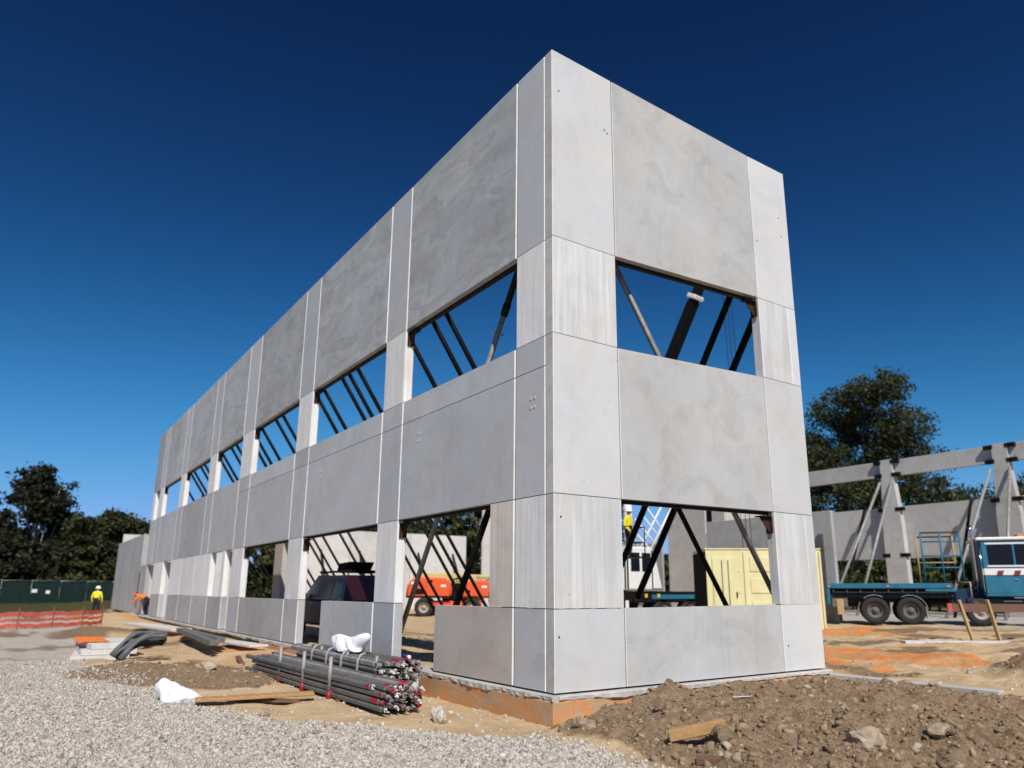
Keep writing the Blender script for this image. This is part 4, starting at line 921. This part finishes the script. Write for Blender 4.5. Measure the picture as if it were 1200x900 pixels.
pv = Vector((-16.66, 14.77, 3.4)) - Vector((-15.4, 11.2, 0)); tp = Vector((-10.26, 15.71, 14.55)) - Vector((-15.4, 11.2, 0))
L1 = lambda k: pv.lerp(tp, k)
MB().beam(L1(0), L1(.62), .42, .52, 'black_matt', (0, 1, 0), .04).build('boom', cr)
MB().beam(L1(.55), L1(.86), .36, .44, 'black_matt', (0, 1, 0), .03).build('boom_extension', cr)
MB().beam(L1(.86), L1(1), .30, .38, 'black_matt', (0, 1, 0), .03).build('boom_head', cr)
MB().beam(L1(.868), L1(.882), .50, .56, 'white_paint', (0, 1, 0), .03).build('boom_collar', cr)
for k in (0, .12, .24): MB().tube([L1(1) + Vector((.1, .5 + k * 2, 0)), Vector((L1(1).x + .2, L1(1).y + .7 + k * 2.2, 1.5))], .012, 'steel_black', 5).build('hoist_rope', cr)
MB().beam(L1(.05) + Vector((.2, 0, -1.2)), L1(.4), .2, .2, 'chrome', (0, 1, 0), .03).build('luff_ram', cr)

# orange boom lift
bl = thing('boom_lift', 'orange boom lift with cream boom and chunky tyres in the yard', 'lift', (-29.4, 14.4, -.1), R(58)); 
for k, (a, z) in enumerate(((-2.0, 1.75), (-1.1, 1.85), (-.35, 1.6), (1.0, 1.3), (1.9, 1.55))): MB().box(a, a + .28, -1.175, -1.152, z, z + .12, ['white_paint', 'black_matt', 'white_paint', 'black_matt', 'white_paint'][k]).build('decal', bl)
MB().box(-2.25, .2, -1.172, -1.15, 1.02, 1.12, 'black_matt').build('skirt', bl); MB().box(.3, .7, -1.0, -.4, .9, 1.7, 'black_matt', .04).build('valve_block', bl)
for k in range(4): MB().tube([(.35 + .1 * k, -.9, 1.6), (.2 + .15 * k, -.95, 2.0 + .05 * k), (.6 + .2 * k, -.5, 2.05)], .03, 'black_matt', 6).build('hydraulic_hose', bl)
MB().box(2.7, 3.4, -.6, .6, 1.0, 1.15, 'white_dusty', .02).build('basket_floor', bl)
MB().box(-1.7, 1.9, -.9, .9, .55, .85, 'orange_paint', .04).build('chassis', bl)
for x in (-1.25, 1.35):
    for y, a in ((-1.05, (0, -1, 0)), (1.05, (0, 1, 0))): wheel(bl, (x, y, .5), a, .52, .42, 'dusty_rim')
def hood(x0, x1, y0, y1, z0, z1, nm):
    m = MB(); pr = [(x0, z0), (x1, z0), (x1, z0 + .55 * (z1 - z0)), (x1 - .25, z1 - .08), (x0 + .55, z1), (x0 + .1, z0 + .7 * (z1 - z0))]
    m.prism(pr, y0, y1, lambda u, v, t_: (u, t_, v), 'orange_paint', .12, 3); m.build(nm, bl)
hood(-2.3, .25, -1.15, -.35, 1.0, 2.15, 'engine_hood'); hood(.75, 2.6, -1.15, -.35, 1.0, 2.0, 'tank_hood'); hood(-2.3, .25, .35, 1.15, 1.0, 2.15, 'far_hood')
MB().box(-.3, 1.0, -.7, .7, .86, 1.3, 'black_matt', .03).build('turntable', bl)
MB().beam((-2.0, 0, 2.15), (3.4, 0, 1.95), .42, .55, 'cream_paint', (0, 0, 1), .03).build('boom', bl)
MB().beam((.3, .0, 1.1), (.6, 0, 1.95), .3, .3, 'black_matt').build('lift_ram', bl)
MB().box(-1.9, -1.3, -1.17, -1.155, 1.2, 1.5, 'black_matt').build('vent', bl)
tx = bpy.data.curves.new('boom_lettering', 'FONT'); tx.body = 'TORE'; tx.size = .42; tx.extrude = .004
tx.materials.append(MATS['print_blue'])
to = bpy.data.objects.new('tmp_text', tx); COL.objects.link(to)
tm = bpy.data.meshes.new_from_object(to.evaluated_get(bpy.context.evaluated_depsgraph_get())); bpy.data.objects.remove(to)
to = bpy.data.objects.new('boom_lettering', tm); COL.objects.link(to); to.parent = bl; to.location = (1.55, -.222, 1.88); to.rotation_euler = (R(90), R(2), 0)

# dark maroon four-wheel drive
car = thing('four_wheel_drive', 'dark maroon four-wheel drive with black roof rack parked behind the second bay', 'car', (-14.1, 2.35, -.1), R(180))
low = [(-2.35, .42), (2.25, .42), (2.42, .62), (2.40, .98), (2.25, 1.10), (.95, 1.18), (-2.38, 1.16), (-2.42, .7)]
MB().prism(low, -.93, .93, lambda u, v, t_: (u, t_, v), 'maroon', .07, 3).build('body', car)
gh = MB(); b0 = [(.98, 1.17), (-2.36, 1.15), (-2.22, 1.84), (.18, 1.86)]
pts = [(x, .88 if z < 1.5 else .72, z) for x, z in b0] + [(x, -.88 if z < 1.5 else -.72, z) for x, z in b0]
gh.poly(pts, [(0, 1, 2, 3), (7, 6, 5, 4), (0, 4, 5, 1), (1, 5, 6, 2), (2, 6, 7, 3), (3, 7, 4, 0)], 'maroon'); gh.build('cabin', car)
def wq(s_, xs_, nm):
    (xa, za), (xb, zb), (xc, zc), (xd, zd) = xs_; yy = lambda z: s_ * (.885 - (z - 1.16) * .235 + .004); m = MB()
    m.poly([(xa, yy(za), za), (xb, yy(zb), zb), (xc, yy(zc), zc), (xd, yy(zd), zd)], [(0, 1, 2, 3)], 'glass_dark'); m.build(nm, car)
for s_ in (-1, 1):
    wq(s_, ((.78, 1.24), (-.30, 1.22), (-.30, 1.76), (.18, 1.77)), 'front_window'); wq(s_, ((-.38, 1.22), (-1.35, 1.21), (-1.35, 1.76), (-.38, 1.76)), 'rear_window'); wq(s_, ((-1.45, 1.21), (-2.2, 1.21), (-2.12, 1.75), (-1.45, 1.76)), 'quarter_window')
    for x in (1.45, -1.45): wheel(car, (x, s_ * .83, .38), (0, s_, 0), .40, .25, 'chrome')
    MB().box(.55, .72, s_ * 1.02 - .1, s_ * 1.02 + .1, 1.18, 1.36, 'chrome', .04, 2).build('mirror', car)
    for x in (.0, -1.1): MB().box(x - .12, x + .06, s_ * .94 - .015, s_ * .94 + .015, 1.02, 1.06, 'chrome').build('door_handle', car)
    MB().box(2.30, 2.44, s_ * .62 - .16, s_ * .62 + .16, .78, .96, 'white_paint', .03).build('headlight', car)
m = MB(); m.poly([(.96, .8, 1.20), (.96, -.8, 1.20), (.22, -.66, 1.82), (.22, .66, 1.82)], [(0, 1, 2, 3)], 'glass_dark')
for v_ in m.bm.verts: v_.co.x += .012
m.build('windscreen', car)
for y in (-.62, .62): MB().tube([(.3, y, 1.95), (-2.1, y, 1.95)], .028, 'black_matt', 8).build('roof_rail', car)
for x in (.2, -.7, -1.5, -2.0): MB().tube([(x, -.68, 1.97), (x, .68, 1.97)], .022, 'black_matt', 8).build('roof_bar', car)
for x in (.2, -2.0):
    for y in (-.62, .62): MB().tube([(x, y, 1.84), (x, y, 1.95)], .02, 'black_matt', 6).build('rack_foot', car)
MB().hexa([(-.2, -.5, 2.0), (-.95, -.5, 2.0), (-.95, .3, 2.0), (-.2, .3, 2.0), (-.35, -.5, 2.22), (-1.2, -.5, 2.25), (-1.2, .3, 2.25), (-.35, .3, 2.22)], 'black_matt', .02).build('rack_case', car)

# ---------------------------------------------------------------- steel prop bundles by the wall
def prop(lab, p, q, r, endm, redpart, group):
    p, q = Vector(p), Vector(q); o = thing('steel_prop', lab, 'prop', q, 0, group)
    d = (p - q); L = d.length; dn = d / L; a = random.uniform(-.5, .5); up = Vector((0, math.sin(a), math.cos(a)))
    tm = random.choice(['galv_dark', 'galv_dark', 'galv_rusty', 'galv'])
    MB().beam((0, 0, 0), d, r * 1.85, r * 1.85, tm, up, r * .35).build('outer_tube', o)
    e = random.uniform(.03, .16)
    MB().beam(-dn * e, dn * .02, r * 1.25, r * 1.25, 'galv_rusty', up, .008).build('inner_tube', o)
    a = random.uniform(0, 3.1); u = Vector((0, math.cos(a), math.sin(a))); w = dn.cross(u)
    MB().beam(-dn * (e + .012), -dn * e, r * random.uniform(1.5, 2.1), r * random.uniform(.9, 1.5), endm, u, .004).build('end_plate', o)
    for s_ in (-1, 1):      # claw prongs
        b = w * s_ * r * .62 - dn * (e + .012)
        MB().beam(b, b - dn * random.uniform(.03, .07) + u * random.uniform(-.02, .02), .012, r * random.uniform(.5, .9), endm, u, .003).build('claw', o)
    if redpart: MB().beam(dn * .015, dn * random.uniform(.06, .4), r * 1.89, r * 1.89, 'red_paint', up, r * .35).build('red_band', o)
ROW = ['bottom', 'second', 'third', 'fourth', 'top']; 
def bundle(tagname, x0, x1, yb, slope, z0, rows, cols, r, red, endm):
    for i in range(rows):
        for j in range(cols):
            jy = random.uniform(-.02, .02); y = yb + j * (2 * r + .016) + jy; z = z0 + r + i * (2 * r + .006) + random.uniform(-.008, .008); e = random.uniform(-.22, .14) - .06 * i
            rn = ROW[i] if i < rows - 1 else 'top'
            prop(f'steel prop in the {tagname} bundle, {rn} row, {ORD[j]} from the gravel side', (x0 + random.uniform(-.3, .3), y + slope * (x1 - x0) + random.uniform(-.03, .03), z + random.uniform(-.01, .02)), (x1 + e, y, z), r, random.choice(endm), random.random() < red, f'steel props in the {tagname} bundle')
bundle('front', -8.2, -1.75, -1.66, -.02, -.30, 4, 7, .038, .5, ['white_dusty', 'red_paint', 'galv', 'galv'])
bundle('rear', -7.4, -3.05, -1.06, -.01, -.27, 5, 7, .046, .2, ['white_dusty', 'galv', 'galv'])
for k, x in enumerate((-3.6, -4.9, -6.25)):
    o = thing('stillage', f'galvanised steel stillage with red foot round the front bundle, {ORD[k]} from the camera', 'stillage', (x, -1.76, -.36), 0, 'stillages round the front bundle')
    MB().tube([(0, 0, .12), (0, 0, .66)], .032, 'galv', 10).build('post', o); MB().tube([(0, 0, 0), (0, 0, .14)], .04, 'red_paint', 10).build('foot', o)
    MB().tube([(0, .78, .0), (0, .78, .64)], .03, 'galv', 10).build('rear_post', o); MB().beam((0, 0, .12), (0, .78, .12), .05, .05, 'galv').build('cross_bar', o)
for k, x in enumerate((-4.0, -4.75, -5.5, -6.3)):
    o = thing('steel_strap', f'bent galvanised strap standing on the rear bundle, {ORD[k]} from the camera', 'strap', (x, -1.13, -.28), 0, 'straps on the rear bundle')
    MB().tube([(0, -.02, 0), (0, -.02, .46), (0, .03, .545), (0, .12, .575)], .026, 'galv', 8).build('strap', o); MB().box(-.05, .05, -.06, .04, -.02, .0, 'galv').build('plate', o)
for nm, x in (('near', -3.3), ('middle', -4.5), ('far', -6.8)):
    tag(MB().box(x - .05, x + .05, -1.75, -.3, -.42, -.305, 'timber_dark', .01).build('bearer'), f'timber bearer under the steel props, {nm} one', 'timber', 'bearers')
def sheet(name, label, loc, w, d, amp, mat, seed, cat='sheet', peaks=()):
    n = 44; u, v_ = np.meshgrid(np.linspace(-1, 1, n), np.linspace(-1, 1, n)); rr = np.random.default_rng(seed)
    ang = np.arctan2(v_, u); k = 1 - .35 * (fbm(np.cos(ang) * 1.5 + 5, np.sin(ang) * 1.5 + 5, 3, seed))
    x = u * w * k; y = v_ * d * k
    r1 = 1 - np.abs(fbm(u * 2.2 + 9, v_ * 2.2, 2, seed + 3) * 2 - 1); r2 = 1 - np.abs(fbm(u * 5 + 3, v_ * 5, 2, seed + 7) * 2 - 1)
    edge = 1 - np.clip(np.maximum(np.abs(u), np.abs(v_)), 0, 1) ** 3
    z = amp * (r1 * .9 + r2 * .16 - .45) * (.25 + .75 * edge)
    for (px, py, h, s_) in peaks: z = z + h * np.exp(-((u - px) ** 2 + (v_ - py) ** 2) / s_) * (.62 + .45 * r1)
    z = np.maximum(z, .0) + .01
    P = np.stack([x, y, z], -1).reshape(-1, 3); ii = np.arange(n * n).reshape(n, n)
    F = np.stack([ii[:-1, :-1], ii[:-1, 1:], ii[1:, 1:], ii[1:, :-1]], -1).reshape(-1, 4)
    o = npmesh(name, P, F, [mat], True); o.location = loc
    so_ = o.modifiers.new('t', 'SOLIDIFY'); so_.thickness = .006
    return tag(o, label, cat)
def bag(name, label, loc, rz, sx, sy, sz, lobes, seed, cat):
    bm = bmesh.new(); bmesh.ops.create_icosphere(bm, subdivisions=5, radius=1)
    C = np.array([v_.co[:] for v_ in bm.verts]); r = np.ones(len(C)) * .62
    for (lx, ly, lz, a, w) in lobes:
        d = np.array([lx, ly, lz]); d = d / np.linalg.norm(d); r = r + a * np.exp(-(1 - C @ d) / w)
    fx, fy = C[:, 0] * 1.6 + C[:, 2] * 1.1 + seed, C[:, 1] * 1.6 - C[:, 2] * .8 + seed * 1.7
    fold = 1 - np.abs(fbm(fx * 1.4, fy * 1.4, 2, seed) * 2 - 1); crease = 1 - np.abs(fbm(fx * 4.2, fy * 4.2, 2, seed + 5) * 2 - 1)
    r = r * (.80 + .28 * fold + .08 * crease); P_ = C * r[:, None] * np.array([sx, sy, sz]); P_[:, 2] = np.maximum(P_[:, 2], -.02 * sz)
    for v_, p in zip(bm.verts, P_): v_.co = p
    for f in bm.faces: f.smooth = True
    me = bpy.data.meshes.new(name); bm.to_mesh(me); bm.free(); me.materials.append(MATS['sheet_white'])
    o = bpy.data.objects.new(name, me); COL.objects.link(o); o.location = loc; o.rotation_euler = (0, 0, rz); return tag(o, label, cat)
bag('plastic_sheet', 'crumpled white plastic sheet lying on the gravel', (-4.85, -3.72, -.34), R(35), .46, .27, .27, [(-.8, .1, .75, .75, .12), (.9, -.2, .25, .35, .12), (.1, -.9, .1, .25, .2)], 4, 'sheet')
bag('plastic_bag', 'white crumpled plastic wrapped on top of the rear prop bundle', (-5.25, -.80, .25), R(8), .62, .30, .32, [(.75, 0, .75, .75, .06), (-.8, .0, .55, .5, .12), (.0, -.6, .5, .1, .2)], 9, 'bag')

o = thing('spray_can', 'small blue and white spray can on the rear prop bundle', 'can', (-3.3, -.6, .24))
MB().tube([(-.08, 0, .033), (.08, 0, .033)], .033, 'print_blue', 12).build('body', o); MB().tube([(.08, 0, .033), (.14, 0, .033)], .028, 'white_paint', 12).build('cap', o)

# planks, boards and debris
def plank(label, p, q, w, h, mat, name='timber_plank', cat='plank', up=(0, 0, 1)):
    p, q = Vector(p), Vector(q); o = MB().beam((0, 0, 0), q - p, w, h, mat, up, .008).build(name); o.location = p; return tag(o, label, cat)
plank('long orange-brown plank lying on sand beside the front prop bundle', (-4.15, -3.62, -.27), (-3.75, -1.95, -.25), .26, .05, 'timber')
plank('short dark plank underneath the long orange-brown plank', (-4.5, -3.3, -.33), (-3.6, -2.2, -.33), .12, .05, 'timber_dark')
plank('short pale timber block on the edge of the soil bank', (2.50, -.42, -.10), (2.86, .02, .02), .11, .11, 'timber', 'timber_block', 'timber')
plank('dark plate under the pale timber block', (2.72, -.35, -.22), (2.86, -.03, -.20), .2, .03, 'black_matt', 'dark_plate', 'plate')
plank('reddish timber length half buried at the bottom of the picture', (3.05, -.62, -.21), (3.85, -.02, -.15), .10, .07, 'timber_dark', 'timber_length', 'timber')
plank('thin white stick lying on the soil bank', (1.62, 1.62, .02), (1.86, 1.72, .05), .02, .02, 'white_dusty', 'stick', 'stick')
plank('pale timber offcut flat on the sand by the far wall', (-14.8, -.75, -.12), (-12.2, -.55, -.10), .5, .06, 'white_dusty', 'offcut_board', 'board')
plank('white board lying far along the sand strip', (-27.0, -1.7, -.05), (-20.8, -.9, -.05), .7, .08, 'white_dusty', 'white_board', 'board')
for k in range(4):
    plank(f'long dark steel length lying in the sand, {ORD[k]} from the wall', (-20.5 + k * .7, -.95 - k * .16, -.02 + .03 * k), (-13.6 + k * .55, -1.15 - k * .2, .0 + .03 * (k % 2)), .14, .12, 'galv_dark', 'steel_length', 'steel')
for k in range(3):
    o = MB().box(-1.5 + .1 * k, 1.5 - .12 * k, -.65 + .05 * k, .65, 0, .13, 'conc_white' if k != 1 else 'white_dusty', .01).build('concrete_sheet'); o.location = (-15.2, -3.85 + .05 * k, -.42 + k * .135); o.rotation_euler = (0, 0, R(-6 + 5 * k)); tag(o, f'flat pale sheet in the stack left of the black pipes, {["lowest", "middle", "topmost"][k]}', 'sheet', 'stacked pale sheets')
sheet('orange_sheet', 'crumpled bright orange plastic on the stacked pale sheets', (-15.6, -4.1, -.012), 1.3, .42, .10, 'sheet_orange', 21)
for k in range(8):
    x = -13.1 + .19 * k; b = MB(); pts = []
    for i in range(9):
        f = i / 8; pts.append((.10 * math.sin(f * 2.5 + k * 2.2), f * .95 - .1 * math.sin(k * 1.3), -.12 + (.42 + .1 * math.sin(k * 1.9)) * math.sin(min(1.57, f * 2.6))))
    b.tube(pts, [.06 + .02 * math.sin(i * 1.7 + k) for i in range(9)], 'pipe_grey' if k % 3 else 'black_matt', 8)
    o = b.build('flexible_pipe'); o.location = (x, -3.75, -.12); tag(o, f'drooping dark grey flexible pipe in the heap, {ORD[k]} from the left', 'pipe', 'heap of dark pipes')

for k, (x, y, l, a, mt) in enumerate(((-19.5, -3.4, 1.3, 20, 'timber_pale'), (-17.2, -2.3, 1.6, 150, 'timber_dark'), (-11.2, -2.2, 1.2, 10, 'timber'), (-10.2, -1.5, 1.5, 170, 'timber_dark'), (-9.4, -2.0, .9, 35, 'timber_pale'), (-8.7, -1.2, 1.3, 5, 'timber'))):
    zz = float(height(np.array([x]), np.array([y]))[0]) + .03; dx, dy = math.cos(R(a)) * l / 2, math.sin(R(a)) * l / 2
    plank(f'timber offcut strewn between the pale sheets and the prop bundles, {ORD[k]} from the left', (x - dx, y - dy, zz), (x + dx, y + dy, zz + .04), .11, .05, mt, 'timber_offcut', 'timber')
# timber barrier on the right
tb = thing('timber_barricade', 'brown timber rail on two pale stakes in front of the blue truck', 'barricade', (-1.9, 15.6, -.05))
MB().beam((.05, .05, -.15), (-.12, -.20, 1.16), .10, .06, 'timber_pale').build('stake', tb); MB().beam((.42, .75, -.15), (.30, .48, 1.16), .10, .06, 'timber_pale').build('stake', tb)
MB().beam((-.25, -.35, .95), (1.6, 2.6, .93), .04, .22, 'timber_dark').build('rail', tb); MB().beam((-.32, -.46, .952), (-.252, -.352, .952), .045, .225, 'barrier_red').build('red_end', tb)
plank('pale concrete kerb piece on the ground beneath the timber barricade', (-2.9, 13.9, -.02), (.4, 18.0, -.02), .35, .12, 'white_dusty', 'kerb_piece', 'kerb')

# larger rocks
def rock(label, x, y, r, mat, sc=(1, 1, .8), dz=.25, seed=0):
    bm = bmesh.new(); bmesh.ops.create_icosphere(bm, subdivisions=3, radius=1); q = np.random.default_rng(seed)
    off = q.uniform(0, 50, 3); pl = [Vector(q.normal(0, 1, 3)).normalized() for _ in range(15)]
    for v_ in bm.verts:
        c_ = v_.co.copy(); s_ = 1.0
        for d in pl:
            t_ = c_.dot(d)
            if t_ > .66: c_ -= d * (t_ - .66) * .92
        nn = float(fbm(np.array([c_.x * 2.6 + off[0] + c_.z * 1.7]), np.array([c_.y * 2.6 + off[1] - c_.z * 1.3]), 4, seed, .62)[0]) - .5
        c_ *= 1 + .6 * nn; v_.co = Vector((c_.x * r * sc[0], c_.y * r * sc[1], c_.z * r * sc[2]))
    me = bpy.data.meshes.new('rock'); bm.to_mesh(me); bm.free(); me.materials.append(MATS[mat])
    o = bpy.data.objects.new('rock', me); COL.objects.link(o); o.location = (x, y, float(height(np.array([x]), np.array([y]))[0]) + r * sc[2] * dz); o.rotation_euler = (0, 0, q.uniform(0, 6))
    tag(o, label, 'rock')
rock('rounded cream white rock alone on the sand left of the corner', -.92, -1.22, .13, 'rock_white', (1, 1, 1.05), .55, 1)
for k, (x, y, r, m_, lab, sc) in enumerate([
    (3.75, 1.05, .30, 'rock_pale', 'largest pale lumpy rock at the bottom right of the soil bank', (1.2, 1, .6)),
    (2.5, 2.6, .13, 'rock_grey', 'pale rock in the middle of the soil bank below the footing strip', (1, 1, .8)),
    (3.15, 2.75, .10, 'rock_grey', 'small pale rock right of the middle soil bank rock', (1, 1, .8)),
    (4.1, 1.75, .17, 'rock_grey', 'grey rock above the dark clod at the right edge', (1, 1, .8)),
    (4.45, 1.95, .26, 'rock_brown', 'dark brown clod at the bottom right corner', (1.2, 1, .7)),
    (.55, .12, .14, 'rock_grey', 'blocky grey clod against the orange stained footing', (1, 1, .9)),
    (1.05, -.35, .16, 'rock_grey', 'blocky grey clod at the gravel edge of the soil bank', (1.2, .8, .8)),
    (.42, -.28, .12, 'rock_brown', 'brown clod below the building corner', (1, 1, .8)),
    (2.95, -.1, .15, 'rock_brown', 'brown clod beside the pale timber block', (1, 1, .9)),
    (3.45, .55, .16, 'rock_brown', 'brown clod left of the largest pale rock', (1, 1, .8)),
    (.62, 1.5, .11, 'rock_brown', 'clod on the crest of the soil bank by the wall joint', (1, 1, .9)),
    (.55, 4.6, .16, 'rock_pale', 'pale lump against the end wall near its far joint', (1.2, 1, .7)),
    (1.6, .35, .12, 'rock_brown', 'brown clod low on the left slope of the soil bank', (1, 1, .8)),
    (2.1, 4.9, .12, 'rock_grey', 'grey rock near the far edge of the soil bank', (1, 1, .8)),
    (-1.55, -2.05, .05, 'rock_white', 'small white stone on the sand near the gravel edge', (1, 1, .8)),
    (-7.9, -2.7, .22, 'rock_pale', 'pale tan clod on the mud heap behind the plastic sheet', (1.2, 1, .9))]):
    rock(lab, x, y, r * .8, m_, sc, .15, 50 + k)
S.cycles.max_bounces = 4
